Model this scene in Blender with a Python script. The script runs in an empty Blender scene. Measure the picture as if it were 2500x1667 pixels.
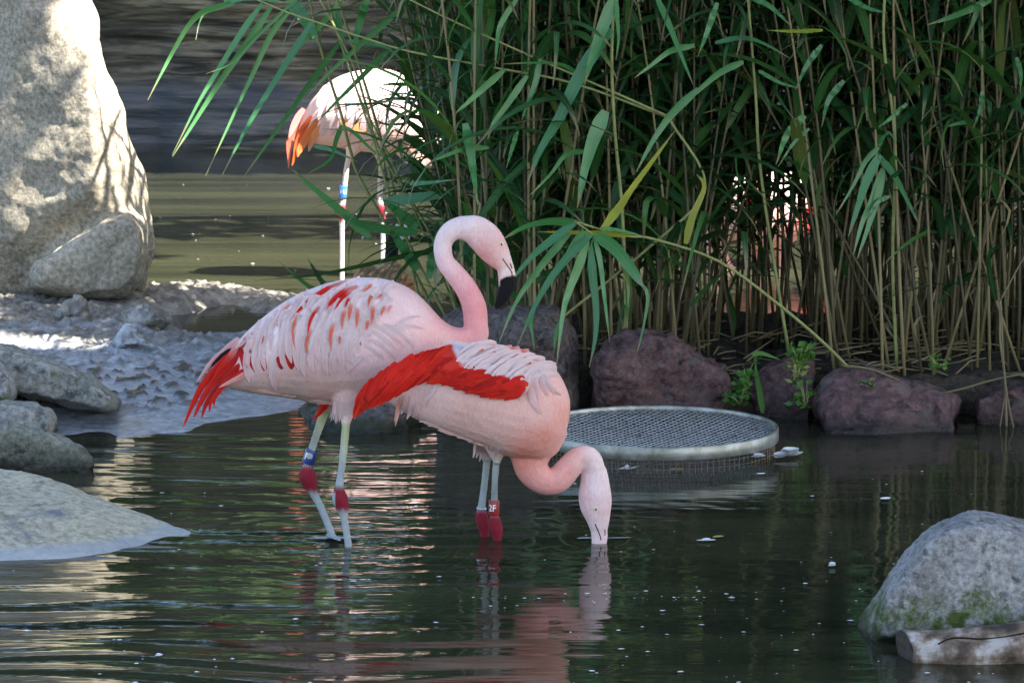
import bpy, bmesh, math, random
import numpy as np
from mathutils import Vector, Matrix, noise
from mathutils.bvhtree import BVHTree

# ------------------------------------------------------------------ camera, sky, sun, exposure
SC = bpy.context.scene
COL = SC.collection
H = 2.06                      # camera height above the water
PITCH = math.radians(8.55)    # looking down
F = 9035.0                    # focal length in pixels of the 2500 x 1667 photograph
CX, CY = 1250.0, 833.5

cam_data = bpy.data.cameras.new('camera')
cam = bpy.data.objects.new('camera', cam_data)
COL.objects.link(cam)
cam.location = (0, 0, H)
cam.rotation_euler = (math.pi / 2 - PITCH, 0, 0)
cam_data.sensor_width = 36.0
cam_data.lens = F / 2500.0 * 36.0
cam_data.clip_end = 500
cam_data.dof.use_dof = True
cam_data.dof.focus_distance = 10.3
cam_data.dof.aperture_fstop = 22
SC.camera = cam

SUN_EL = math.radians(50)
SUN_AZ = math.atan2(0.83, -0.56)          # clockwise from +Y: from the right, a little from behind the camera
TO_SUN = Vector((math.cos(SUN_EL) * math.sin(SUN_AZ), math.cos(SUN_EL) * math.cos(SUN_AZ), math.sin(SUN_EL)))

world = bpy.data.worlds.new('World')
SC.world = world
world.use_nodes = True
wn = world.node_tree.nodes
sky = wn.new('ShaderNodeTexSky')
sky.sky_type = 'NISHITA'
sky.sun_disc = False
sky.sun_elevation = SUN_EL
sky.sun_rotation = SUN_AZ
sky.air_density = 1.0
sky.dust_density = 1.6
sky.ozone_density = 1.0
wn['Background'].inputs['Strength'].default_value = 0.098
world.node_tree.links.new(sky.outputs[0], wn['Background'].inputs['Color'])

sun_data = bpy.data.lights.new('sun', 'SUN')
sun_data.energy = 5.0
sun_data.angle = math.radians(0.55)
sun_data.color = (1.0, 0.94, 0.84)
sun = bpy.data.objects.new('sun', sun_data)
COL.objects.link(sun)
sun.location = (8, -2, 12)
sun.rotation_euler = (-TO_SUN).to_track_quat('-Z', 'Y').to_euler()

SC.view_settings.view_transform = 'Standard'
SC.view_settings.look = 'None'
SC.view_settings.gamma = 1
SC.view_settings.exposure = 2.6

# ------------------------------------------------------------------ helpers
R = random.Random(11)
DEP = bpy.context.evaluated_depsgraph_get
SP, CP = math.sin(PITCH), math.cos(PITCH)


def ray(px, py):
    dx = (px - CX) / F
    dy = (CY - py) / F
    return Vector((dx, CP + dy * SP, -SP + dy * CP))


def at(px, py, Y):
    """the point at distance Y (world y) seen at photograph pixel px, py"""
    d = ray(px, py)
    t = Y / d.y
    return Vector((t * d.x, Y, H + t * d.z))


def ground(px, py, z=0.0):
    d = ray(px, py)
    t = (z - H) / d.z
    return Vector((t * d.x, t * d.y, z))


def dsp(px, py, Y):
    return at(px * 1.063, py * 1.063, Y)


def gdsp(px, py, z=0.0):
    return ground(px * 1.063, py * 1.063, z)


def pixels(co):
    """photograph pixels of an (n,3) array of points"""
    x = co[:, 0]
    y = co[:, 1]
    z = co[:, 2] - H
    depth = y * CP - z * SP
    up = y * SP + z * CP
    return CX + F * x / depth, CY - F * up / depth


def link(name, mesh, mat=None, parent=None, smooth=True):
    o = bpy.data.objects.new(name, mesh)
    COL.objects.link(o)
    if mat is not None and not mesh.materials:
        mesh.materials.append(mat)
    if smooth and len(mesh.polygons):
        mesh.polygons.foreach_set('use_smooth', [True] * len(mesh.polygons))
    if parent is not None:
        o.parent = parent
    return o


def tag(o, label=None, cat=None, group=None, kind=None):
    if label:
        o['label'] = label
    if cat:
        o['category'] = cat
    if group:
        o['group'] = group
    if kind:
        o['kind'] = kind
    return o


def empty(name, loc, label=None, cat=None, group=None):
    o = bpy.data.objects.new(name, None)
    COL.objects.link(o)
    o.location = loc
    o.empty_display_size = 0.05
    return tag(o, label, cat, group)


def adopt(child, parent):
    """child was modelled in world coordinates: keep it there under a moved parent"""
    child.parent = parent
    child.matrix_parent_inverse = Matrix.Translation(-Vector(parent.location))
    return child


def pyd(name, verts, faces):
    me = bpy.data.meshes.new(name)
    me.from_pydata([tuple(v) for v in verts], [], faces)
    me.update()
    return me


def from_bm(name, bm):
    bmesh.ops.recalc_face_normals(bm, faces=bm.faces)
    me = bpy.data.meshes.new(name)
    bm.to_mesh(me)
    bm.free()
    return me


def remeshed(name, bm, voxel, smooth=6, factor=0.5):
    """one continuous skin over overlapping closed pieces"""
    me = from_bm(name + '_raw', bm)
    o = bpy.data.objects.new(name + '_raw', me)
    COL.objects.link(o)
    m = o.modifiers.new('r', 'REMESH')
    m.mode = 'VOXEL'
    m.voxel_size = voxel
    if smooth:
        s = o.modifiers.new('s', 'SMOOTH')
        s.iterations = smooth
        s.factor = factor
    dg = DEP()
    dg.update()
    out = bpy.data.meshes.new_from_object(o.evaluated_get(dg))
    bpy.data.objects.remove(o)
    bpy.data.meshes.remove(me)
    out.name = name
    return out


def get_co(me):
    a = np.empty(len(me.vertices) * 3, 'f')
    me.vertices.foreach_get('co', a)
    return a.reshape(-1, 3)


def get_no(me):
    a = np.empty(len(me.vertices) * 3, 'f')
    me.vertices.foreach_get('normal', a)
    return a.reshape(-1, 3)


def set_co(me, co):
    me.vertices.foreach_set('co', np.ascontiguousarray(co, 'f').ravel())
    me.update()


def set_col(me, rgb):
    rgb = np.asarray(rgb, float)
    a = me.color_attributes.get('Col') or me.color_attributes.new('Col', 'FLOAT_COLOR', 'POINT')
    c = np.ones((len(me.vertices), 4), 'f')
    c[:, :3] = rgb
    a.data.foreach_set('color', c.ravel())


def set_uv(me, uv):
    lay = me.uv_layers.new(name='UVMap')
    vi = np.empty(len(me.loops), 'i')
    me.loops.foreach_get('vertex_index', vi)
    lay.data.foreach_set('uv', np.asarray(uv, 'f')[vi].ravel())


def sstep(a, b, x):
    t = np.clip((x - a) / (b - a), 0, 1)
    return t * t * (3 - 2 * t)


def catmull(pts, sub):
    p = np.array(pts, float)
    if len(p) < 3:
        t = np.linspace(0, 1, sub * (len(p) - 1) + 1)[:, None]
        return p[0] * (1 - t) + p[-1] * t
    ext = np.vstack([2 * p[0] - p[1], p, 2 * p[-1] - p[-2]])
    out = []
    for i in range(1, len(ext) - 2):
        a, b, c, d = ext[i - 1], ext[i], ext[i + 1], ext[i + 2]
        for k in range(sub):
            t = k / sub
            out.append(0.5 * ((2 * b) + (c - a) * t + (2 * a - 5 * b + 4 * c - d) * t * t + (3 * b - a - 3 * c + d) * t ** 3))
    out.append(p[-1])
    return np.array(out)


def bm_loft(bm, rings):
    """closed skin through rings of points"""
    vr = [[bm.verts.new(p) for p in r] for r in rings]
    n = len(vr[0])
    for a, b in zip(vr, vr[1:]):
        for i in range(n):
            bm.faces.new((a[i], a[(i + 1) % n], b[(i + 1) % n], b[i]))
    bm.faces.new(vr[0][::-1])
    bm.faces.new(vr[-1])


def bm_tube(bm, pts, radii, n=8):
    rings = []
    P = [Vector(p) for p in pts]
    for i, p in enumerate(P):
        t = (P[min(i + 1, len(P) - 1)] - P[max(i - 1, 0)]).normalized()
        a = t.cross(Vector((0, 1, 0)) if abs(t.y) < 0.9 else Vector((1, 0, 0))).normalized()
        b = t.cross(a)
        rings.append([p + (a * math.cos(k * 2 * math.pi / n) + b * math.sin(k * 2 * math.pi / n)) * radii[i] for k in range(n)])
    bm_loft(bm, rings)


def bm_box(bm, c, s):
    r = bmesh.ops.create_cube(bm, size=1)
    for v in r['verts']:
        v.co = Vector((v.co.x * s[0] + c[0], v.co.y * s[1] + c[1], v.co.z * s[2] + c[2]))


# ------------------------------------------------------------------ materials
def new_mat(name):
    m = bpy.data.materials.new(name)
    m.use_nodes = True
    nt = m.node_tree
    return m, nt, nt.nodes['Principled BSDF'], nt.nodes['Material Output']


def N(nt, t, **kw):
    n = nt.nodes.new('ShaderNode' + t)
    for k, v in kw.items():
        setattr(n, k, v)
    return n


def coords(nt, scale=(1, 1, 1), world_space=False):
    if world_space:
        g = N(nt, 'NewGeometry')
        src = g.outputs['Position']
    else:
        g = N(nt, 'TexCoord')
        src = g.outputs['Object']
    mp = N(nt, 'Mapping')
    mp.inputs['Scale'].default_value = scale
    nt.links.new(src, mp.inputs['Vector'])
    return mp.outputs[0]


def tex_noise(nt, vec, scale, detail=6, rough=0.6, dist=0.0):
    n = N(nt, 'TexNoise')
    n.inputs['Scale'].default_value = scale
    n.inputs['Detail'].default_value = detail
    n.inputs['Roughness'].default_value = rough
    n.inputs['Distortion'].default_value = dist
    nt.links.new(vec, n.inputs['Vector'])
    return n.outputs['Fac']


def ramp(nt, fac, stops):
    r = N(nt, 'ValToRGB')
    el = r.color_ramp.elements
    while len(el) < len(stops):
        el.new(0.5)
    for e, (p, c) in zip(el, stops):
        e.position = p
        e.color = (*c, 1) if len(c) == 3 else c
    nt.links.new(fac, r.inputs[0])
    return r.outputs[0]


def mixc(nt, fac, a, b, mode='MIX'):
    m = N(nt, 'Mix', data_type='RGBA', blend_type=mode)
    for s, v in ((m.inputs[0], fac), (m.inputs[6], a), (m.inputs[7], b)):
        if isinstance(v, (int, float)):
            s.default_value = v
        elif isinstance(v, tuple):
            s.default_value = (*v, 1)
        else:
            nt.links.new(v, s)
    return m.outputs[2]


def math_n(nt, op, a, b=0.0):
    m = N(nt, 'Math', operation=op)
    for s, v in ((m.inputs[0], a), (m.inputs[1], b)):
        if isinstance(v, (int, float)):
            s.default_value = v
        else:
            nt.links.new(v, s)
    return m.outputs[0]


def bump(nt, h, strength, dist, bs, prev=None):
    b = N(nt, 'Bump')
    b.inputs['Strength'].default_value = strength
    b.inputs['Distance'].default_value = dist
    nt.links.new(h, b.inputs['Height'])
    if prev is not None:
        nt.links.new(prev, b.inputs['Normal'])
    if bs is not None:
        nt.links.new(b.outputs[0], bs.inputs['Normal'])
    return b.outputs[0]


def plain(name, col, rough=0.6, spec=0.4, var=0.12, scale=40, metal=0.0, bmp=0.0):
    m, nt, bs, out = new_mat(name)
    v = coords(nt)
    n = tex_noise(nt, v, scale)
    d = tuple(c * (1 - var * 2) for c in col)
    u = tuple(min(1, c * (1 + var)) for c in col)
    nt.links.new(ramp(nt, n, [(0.3, d), (0.7, u)]), bs.inputs['Base Color'])
    bs.inputs['Roughness'].default_value = rough
    bs.inputs['Specular IOR Level'].default_value = spec
    bs.inputs['Metallic'].default_value = metal
    if bmp:
        bump(nt, n, bmp, 0.003, bs)
    return m


def rock_mat(name, dark, mid, light, scale=4.0, fine=45.0, rough=0.8, bmp=0.6, spots=None, moss=None, wet=0.0, film=None, stretch=(1, 1, 1), mott=0.36):
    """stone: broad patches, grain, pits; moss near the waterline; a darker wet foot"""
    m, nt, bs, out = new_mat(name)
    v = coords(nt, stretch, True)
    big = tex_noise(nt, v, scale, 5, 0.55, 0.4)
    fin = tex_noise(nt, v, fine, 8, 0.72)
    mid_n = tex_noise(nt, v, scale * 4.3, 6, 0.65, 0.3)
    c = ramp(nt, big, [(0.32, dark), (0.5, mid), (0.68, light)])
    c = mixc(nt, 0.62, c, ramp(nt, fin, [(0.36, tuple(x * 0.45 for x in dark)), (0.5, mid), (0.66, tuple(min(1, x * 1.25) for x in light))]))
    c = mixc(nt, ramp(nt, mid_n, [(mott, (1, 1, 1)), (mott + 0.10, (0, 0, 0))]), c, tuple(x * 0.6 for x in dark))
    if spots:
        sp = tex_noise(nt, v, scale * 2.2, 7, 0.7, 0.8)
        c = mixc(nt, ramp(nt, sp, [(0.56, (0, 0, 0)), (0.66, (1, 1, 1))]), c, spots)
    sep = N(nt, 'SeparateXYZ')
    g = N(nt, 'NewGeometry')
    nt.links.new(g.outputs['Position'], sep.inputs[0])
    rsock = None
    if film:
        # pale dried film of silt just above the water
        zf = math_n(nt, 'ADD', sep.outputs[2], math_n(nt, 'MULTIPLY', tex_noise(nt, v, 7, 4), -0.03))
        c = mixc(nt, math_n(nt, 'MULTIPLY', ramp(nt, zf, [(0.0, (1, 1, 1)), (film[1], (0, 0, 0))]), 0.75), c, film[0])
    if moss:
        zz = math_n(nt, 'ADD', sep.outputs[2], math_n(nt, 'MULTIPLY', tex_noise(nt, v, 9, 6, 0.75, 0.5), -moss[1] * 2.6))
        k = ramp(nt, math_n(nt, 'DIVIDE', math_n(nt, 'ADD', zz, moss[1] * 1.3), moss[1]), [(0.55, (1, 1, 1)), (0.95, (0, 0, 0))])
        mcol = ramp(nt, tex_noise(nt, v, 60, 5, 0.7), [(0.35, tuple(x * 0.35 for x in moss[0])), (0.65, moss[0])])
        c = mixc(nt, math_n(nt, 'MULTIPLY', k, ramp(nt, tex_noise(nt, v, 26, 5, 0.7), [(0.36, (0.1, 0.1, 0.1)), (0.56, (1, 1, 1))])), c, mcol)
    if wet:
        zw = math_n(nt, 'ADD', sep.outputs[2], math_n(nt, 'MULTIPLY', tex_noise(nt, v, 12, 4), -0.02))
        kw = ramp(nt, zw, [(0.0, (1, 1, 1)), (wet, (0, 0, 0))])
        c = mixc(nt, kw, c, mixc(nt, 1.0, c, (0.22, 0.22, 0.22), 'MULTIPLY'))
        rr = N(nt, 'MapRange')
        nt.links.new(kw, rr.inputs[0])
        rr.inputs[3].default_value = rough
        rr.inputs[4].default_value = 0.22
        rsock = rr.outputs[0]
    nt.links.new(c, bs.inputs['Base Color'])
    if rsock:
        nt.links.new(rsock, bs.inputs['Roughness'])
    else:
        bs.inputs['Roughness'].default_value = rough
    bs.inputs['Specular IOR Level'].default_value = 0.35
    b1 = bump(nt, mid_n, bmp * 0.7, 0.03, None)
    bump(nt, fin, bmp, 0.012, bs, b1)
    return m


def plumage_mat(name, strength=0.35):
    m, nt, bs, out = new_mat(name)
    a = N(nt, 'VertexColor', layer_name='Col')
    v = coords(nt, (1, 1, 1), True)
    st = coords(nt, (60, 60, 22), True)
    n1 = tex_noise(nt, st, 3.0, 5, 0.65, 0.6)
    n2 = tex_noise(nt, v, 16, 4, 0.6, 0.3)
    c = mixc(nt, 0.42, a.outputs['Color'], ramp(nt, n1, [(0.3, (0.62, 0.58, 0.58)), (0.65, (1, 1, 1))]), 'MULTIPLY')
    c = mixc(nt, 0.22, c, ramp(nt, n2, [(0.3, (0.75, 0.66, 0.64)), (0.7, (1, 1, 1))]), 'MULTIPLY')
    nt.links.new(c, bs.inputs['Base Color'])
    bs.inputs['Roughness'].default_value = 0.75
    bs.inputs['Specular IOR Level'].default_value = 0.18
    bs.inputs['Sheen Weight'].default_value = 0.03
    bs.inputs['Sheen Roughness'].default_value = 0.5
    b1 = bump(nt, n2, 0.4, 0.016, None)
    bump(nt, n1, strength, 0.004, bs, b1)
    return m


def uvs(nt, scale):
    u = N(nt, 'UVMap', uv_map='UVMap')
    mp = N(nt, 'Mapping')
    mp.inputs['Scale'].default_value = scale
    nt.links.new(u.outputs[0], mp.inputs['Vector'])
    return mp.outputs[0]


def leaf_mat(name, stops, rough=0.42, trans=0.35, spec=0.45, blade=True):
    """blade of a reed or a leaf: colour differs from one blade to the next, parallel veins, dry tip"""
    m, nt, bs, out = new_mat(name)
    oi = N(nt, 'ObjectInfo')
    n = tex_noise(nt, coords(nt, (1, 1, 1), True), 7.0, 4, 0.6)
    f = math_n(nt, 'ADD', math_n(nt, 'MULTIPLY', oi.outputs['Random'], 0.72), math_n(nt, 'MULTIPLY', n, 0.34))
    c = ramp(nt, f, stops)
    if blade:
        vein = tex_noise(nt, uvs(nt, (26, 1.6, 1)), 1.0, 4, 0.7)
        c = mixc(nt, 0.55, c, ramp(nt, vein, [(0.32, (0.42, 0.46, 0.4)), (0.66, (1.0, 1.0, 1.0))]), 'MULTIPLY')
        sep = N(nt, 'SeparateXYZ')
        nt.links.new(uvs(nt, (1, 1, 1)), sep.inputs[0])
        rib = math_n(nt, 'ABSOLUTE', math_n(nt, 'SUBTRACT', sep.outputs[0], 0.5))
        c = mixc(nt, math_n(nt, 'MULTIPLY', ramp(nt, rib, [(0.02, (1, 1, 1)), (0.07, (0, 0, 0))]), 0.35), c, (0.20, 0.27, 0.10))
        tip = math_n(nt, 'ADD', sep.outputs[1], math_n(nt, 'MULTIPLY', n, 0.22))
        c = mixc(nt, math_n(nt, 'MULTIPLY', ramp(nt, tip, [(0.93, (0, 0, 0)), (1.06, (1, 1, 1))]), 0.7), c, (0.24, 0.19, 0.09))
        bump(nt, vein, 0.12, 0.002, bs)
    nt.links.new(c, bs.inputs['Base Color'])
    bs.inputs['Roughness'].default_value = rough
    bs.inputs['Specular IOR Level'].default_value = spec
    tr = N(nt, 'BsdfTranslucent')
    nt.links.new(mixc(nt, 1.0, c, (1.3, 1.5, 0.6), 'MULTIPLY'), tr.inputs['Color'])
    mx = N(nt, 'MixShader')
    mx.inputs[0].default_value = trans
    nt.links.new(bs.outputs[0], mx.inputs[1])
    nt.links.new(tr.outputs[0], mx.inputs[2])
    nt.links.new(mx.outputs[0], out.inputs['Surface'])
    return m


def feather_mat(name):
    m, nt, bs, out = new_mat(name)
    at_ = N(nt, 'VertexColor', layer_name='Col')
    barb = tex_noise(nt, uvs(nt, (13, 1.1, 1)), 1.0, 5, 0.7, 0.4)
    soft = tex_noise(nt, coords(nt, (1, 1, 1), True), 30, 3, 0.6)
    c = mixc(nt, 0.42, at_.outputs['Color'], ramp(nt, barb, [(0.3, (0.55, 0.46, 0.46)), (0.62, (1, 1, 1))]), 'MULTIPLY')
    c = mixc(nt, 0.2, c, ramp(nt, soft, [(0.3, (0.7, 0.62, 0.62)), (0.65, (1, 1, 1))]), 'MULTIPLY')
    nt.links.new(c, bs.inputs['Base Color'])
    bs.inputs['Roughness'].default_value = 0.7
    bs.inputs['Specular IOR Level'].default_value = 0.2
    bs.inputs['Sheen Weight'].default_value = 0.02
    bump(nt, barb, 0.6, 0.003, bs)
    tr = N(nt, 'BsdfTranslucent')
    nt.links.new(c, tr.inputs['Color'])
    mx = N(nt, 'MixShader')
    mx.inputs[0].default_value = 0.22
    nt.links.new(bs.outputs[0], mx.inputs[1])
    nt.links.new(tr.outputs[0], mx.inputs[2])
    nt.links.new(mx.outputs[0], out.inputs['Surface'])
    return m


M = {}
M['plumage'] = plumage_mat('plumage')
M['skin'] = plumage_mat('plumage_fine', 0.3)
M['feather'] = feather_mat('feather')
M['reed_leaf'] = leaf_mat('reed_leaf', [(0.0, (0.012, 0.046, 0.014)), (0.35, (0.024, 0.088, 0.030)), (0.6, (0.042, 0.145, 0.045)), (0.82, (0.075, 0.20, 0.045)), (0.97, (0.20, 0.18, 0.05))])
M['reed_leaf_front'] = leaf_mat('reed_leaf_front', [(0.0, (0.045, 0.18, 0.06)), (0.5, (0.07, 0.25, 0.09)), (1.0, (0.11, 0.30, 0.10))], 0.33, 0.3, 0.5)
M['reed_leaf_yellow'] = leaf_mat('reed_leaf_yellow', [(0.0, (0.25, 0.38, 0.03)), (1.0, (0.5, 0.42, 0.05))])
M['reed_leaf_dry'] = leaf_mat('reed_leaf_dry', [(0.0, (0.14, 0.11, 0.055)), (1.0, (0.27, 0.22, 0.12))], 0.6, 0.1, 0.3, False)
M['reed_stem'] = leaf_mat('reed_stem', [(0.0, (0.03, 0.03, 0.015)), (0.3, (0.065, 0.055, 0.026)), (0.55, (0.12, 0.097, 0.047)), (0.8, (0.23, 0.18, 0.085)), (1.0, (0.07, 0.11, 0.035))], 0.5, 0.0, 0.3, False)
M['tree_leaf'] = leaf_mat('tree_leaf', [(0.0, (0.035, 0.08, 0.02)), (1.0, (0.07, 0.13, 0.035))], 0.5, 0.08, 0.3, False)
M['bark'] = rock_mat('bark', (0.06, 0.045, 0.03), (0.11, 0.085, 0.06), (0.17, 0.14, 0.1), 5, 40, 0.9, 0.8)
M['weed'] = leaf_mat('weed_leaf', [(0.0, (0.04, 0.12, 0.02)), (1.0, (0.10, 0.22, 0.04))], 0.5, 0.3, 0.3, False)
M['weed_yellow'] = leaf_mat('weed_yellow', [(0.0, (0.2, 0.25, 0.05)), (1.0, (0.35, 0.36, 0.1))], 0.5, 0.3, 0.3, False)
M['boulder'] = rock_mat('boulder_stone', (0.13, 0.115, 0.09), (0.26, 0.23, 0.175), (0.40, 0.365, 0.29), 1.9, 55, 0.85, 0.5, mott=0.27)
M['slab'] = rock_mat('grey_slab', (0.13, 0.13, 0.115), (0.24, 0.24, 0.215), (0.36, 0.36, 0.34), 5, 50, 0.75, 0.6, spots=(0.13, 0.15, 0.07), wet=0.05)
M['darkslab'] = rock_mat('dark_slab', (0.09, 0.095, 0.075), (0.17, 0.175, 0.14), (0.27, 0.275, 0.24), 5, 45, 0.75, 0.6, spots=(0.08, 0.1, 0.04), wet=0.07)
M['mound'] = rock_mat('silted_rock', (0.24, 0.22, 0.165), (0.37, 0.34, 0.25), (0.48, 0.44, 0.33), 2.4, 46, 0.75, 0.4, spots=(0.16, 0.165, 0.165), film=((0.30, 0.33, 0.36), 0.012), mott=0.30)
M['redstone'] = rock_mat('red_sandstone', (0.042, 0.026, 0.027), (0.10, 0.054, 0.054), (0.17, 0.10, 0.096), 5.0, 40, 0.75, 0.7, spots=(0.09, 0.085, 0.085), wet=0.055)
M['redstone2'] = rock_mat('grey_red_sandstone', (0.05, 0.04, 0.038), (0.095, 0.073, 0.07), (0.16, 0.135, 0.13), 6.0, 45, 0.75, 0.8, spots=(0.15, 0.145, 0.14), moss=((0.06, 0.09, 0.02), 0.05), wet=0.05)
M['granite'] = rock_mat('grey_granite', (0.16, 0.155, 0.155), (0.29, 0.285, 0.285), (0.42, 0.42, 0.425), 6.0, 60, 0.8, 0.8, spots=(0.20, 0.185, 0.165), moss=((0.085, 0.13, 0.022), 0.14), wet=0.04)


# ------------------------------------------------------------------ vector noise for height fields
def pn2(x, y, seed=0):
    rs = np.random.RandomState(seed)
    ang = rs.rand(256, 256) * 2 * np.pi
    xi = np.floor(x).astype(int)
    yi = np.floor(y).astype(int)
    xf = x - xi
    yf = y - yi

    def g(ix, iy, dx, dy):
        a = ang[ix & 255, iy & 255]
        return np.cos(a) * dx + np.sin(a) * dy
    u = xf * xf * xf * (xf * (xf * 6 - 15) + 10)
    w = yf * yf * yf * (yf * (yf * 6 - 15) + 10)
    a = g(xi, yi, xf, yf) * (1 - u) + g(xi + 1, yi, xf - 1, yf) * u
    b = g(xi, yi + 1, xf, yf - 1) * (1 - u) + g(xi + 1, yi + 1, xf - 1, yf - 1) * u
    return (a * (1 - w) + b * w) * 1.5


def fbm2(x, y, seed=0, oct=4, gain=0.5):
    s = 0
    a = 1.0
    for i in range(oct):
        s = s + a * pn2(x * 2 ** i, y * 2 ** i, seed + i)
        a *= gain
    return s


def grid_mesh(name, xs, ys, Z):
    nx, ny = len(xs), len(ys)
    X, Y = np.meshgrid(xs, ys)
    co = np.stack([X, Y, Z], -1).reshape(-1, 3)
    idx = np.arange(nx * ny).reshape(ny, nx)
    f = np.stack([idx[:-1, :-1], idx[:-1, 1:], idx[1:, 1:], idx[1:, :-1]], -1).reshape(-1, 4)
    me = bpy.data.meshes.new(name)
    me.vertices.add(len(co))
    me.vertices.foreach_set('co', co.astype('f').ravel())
    me.loops.add(f.size)
    me.loops.foreach_set('vertex_index', f.astype('i').ravel())
    me.polygons.add(len(f))
    me.polygons.foreach_set('loop_start', np.arange(0, f.size, 4, dtype='i'))
    me.polygons.foreach_set('loop_total', np.full(len(f), 4, 'i'))
    me.update(calc_edges=True)
    return me


def poly_sd(px, py, poly):
    """signed distance to a polygon, positive inside"""
    P = np.array(poly, float)
    d = np.full(px.shape, 1e9)
    ins = np.zeros(px.shape, bool)
    for a, b in zip(P, np.roll(P, -1, 0)):
        ex, ey = b - a
        t = np.clip(((px - a[0]) * ex + (py - a[1]) * ey) / (ex * ex + ey * ey), 0, 1)
        d = np.minimum(d, np.hypot(px - a[0] - t * ex, py - a[1] - t * ey))
        c = ((a[1] > py) != (b[1] > py)) & (px < (b[0] - a[0]) * (py - a[1]) / (b[1] - a[1] + 1e-12) + a[0])
        ins ^= c
    return np.where(ins, d, -d)


# ------------------------------------------------------------------ ground and water
me = grid_mesh('ground', np.linspace(-150, 150, 9), np.linspace(-150, 150, 9), np.full((9, 9), -0.6))
tag(link('ground', me, plain('soil', (0.12, 0.10, 0.07), 0.9, 0.2, 0.2, 2.0)), kind='structure')

# legs and bill that stir the water
STIR = [(ground(851, 1333), 1.0), (ground(815, 1317), 1.0), (ground(1212, 1318), 0.5), (ground(1180, 1309), 0.4), (ground(1462, 1314), 0.8)]


def waves(X, Y):
    h = np.zeros_like(X)
    rs = np.random.RandomState(4)
    # ripples running to and from the camera; calmer on the right
    act = 0.30 + 0.85 * sstep(0.35, -0.35, X) + 0.25 * np.clip(fbm2(X * 0.9 + 5, Y * 1.6, 3, 2), -1, 1)
    act = np.clip(act, 0.18, 1.4) * (0.75 + 0.5 * np.clip(fbm2(X * 0.35, Y * 2.6 + 9, 8, 2), -1, 1))
    warp = 0.10 * fbm2(X * 0.8, Y * 0.8, 21, 2)
    for i in range(22):
        lam = 0.055 * (4.6 ** rs.rand())
        th = rs.normal(0, 0.075)
        k = 2 * np.pi / lam
        slope = 0.0135 * (lam / 0.1) ** 0.35
        h += slope / k * np.sin(k * ((Y + warp) * np.cos(th) + X * np.sin(th)) + rs.rand() * 6.28)
    h *= act
    for p, a in STIR:
        r = np.hypot(X - p.x, (Y - p.y)) + 1e-6
        rr = r + 0.02 * fbm2(X * 3, Y * 3, 2, 2)
        h += a * 0.0008 * np.sin(rr * 2 * np.pi / 0.075) * np.exp(-r / 0.38) * sstep(0.0, 0.06, r)
    far = sstep(12.7, 12.2, Y)
    h2 = 0.0008 * fbm2(X * 0.7, Y * 3.2, 31, 2)
    return h * far + h2 * (1 - far)


xs = np.concatenate([np.linspace(-14, -2.0, 26)[:-1], np.arange(-2.0, 2.0, 0.0155), np.linspace(2.0, 14, 26)])
ys = np.concatenate([np.linspace(2.5, 7.7, 30)[:-1], np.arange(7.7, 12.7, 0.0095), np.arange(12.7, 23.6, 0.06)])
X, Y = np.meshgrid(xs, ys)
me = grid_mesh('pond_water', xs, ys, waves(X, Y))
m, nt, bs, out = new_mat('pond_water')
v = coords(nt, (1, 1, 1), True)
silt = tex_noise(nt, coords(nt, (0.16, 2.6, 1), True), 1.3, 5, 0.6)
nt.links.new(ramp(nt, silt, [(0.36, (0.014, 0.016, 0.010)), (0.64, (0.040, 0.042, 0.022))]), bs.inputs['Base Color'])  # silty water; stretched streaks stand in for reflections of sunlit things
bs.inputs['Roughness'].default_value = 0.025
bs.inputs['IOR'].default_value = 1.33
rip = tex_noise(nt, coords(nt, (3.0, 26, 1), True), 1.0, 3, 0.5, 0.2)
bump(nt, rip, 0.10, 0.012, bs)
tag(link('pond_water', me, m), kind='structure')

# ------------------------------------------------------------------ mud bank on the left
mud_poly = [gdsp(*p).xy for p in [(-700, 650), (330, 655), (440, 648), (560, 654), (665, 672), (760, 700), (790, 790), (740, 880), (700, 935), (560, 962), (430, 988), (262, 1012), (238, 985), (120, 1010), (-700, 1010)]]
xs = np.concatenate([np.linspace(-4.6, -2.1, 24)[:-1], np.arange(-2.1, -0.35, 0.0085)])
ys = np.arange(11.3, 15.9, 0.0125)
X, Y = np.meshgrid(xs, ys)
wob = 0.05 * fbm2(X * 3, Y * 3, 40, 3)
sd = poly_sd(X, Y, mud_poly) + wob
top = 0.055 * sstep(0, 0.75, sd) + 0.012 * sstep(12.3, 13.3, Y) * sstep(0.0, 0.3, sd)
Z = -0.03 + 0.033 * sstep(-0.05, 0.03, sd) + top
rough_k = sstep(12.6, 13.1, Y + 0.25 * fbm2(X * 2, Y * 2, 55, 2)) * sstep(0, 0.15, sd)
lump = np.abs(fbm2(X * 9, Y * 9, 61, 4, 0.6))
Z += rough_k * (0.020 * (lump - 0.25) + 0.012 * np.abs(fbm2(X * 26, Y * 20, 63, 3, 0.6)))
pits = fbm2(X * 17, Y * 10, 77, 3)
pm = (1 - 0.6 * rough_k) * sstep(0.12, 0.4, sd) * sstep(0.20, 0.34, pits)
Z += 0.013 * pm * (1 - rough_k)
Z += 0.004 * fbm2(X * 24, Y * 24, 91, 3) * sstep(0.0, 0.2, sd)
pc = gdsp(505, 745)
pr = np.hypot((X - pc.x) / 0.32, (Y - pc.y) / 0.62) + 0.25 * fbm2(X * 4, Y * 3, 13, 3)
Z = np.where(sd > 0.03, Z * sstep(0.62, 1.05, pr) - 0.012 * (1 - sstep(0.62, 1.0, pr)), Z)
me = grid_mesh('mud_bank', xs, ys, Z)
set_col(me, np.repeat(pm.reshape(-1, 1), 3, 1))
m, nt, bs, out = new_mat('wet_mud')
v = coords(nt, (1, 1, 1), True)
g = N(nt, 'NewGeometry')
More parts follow.
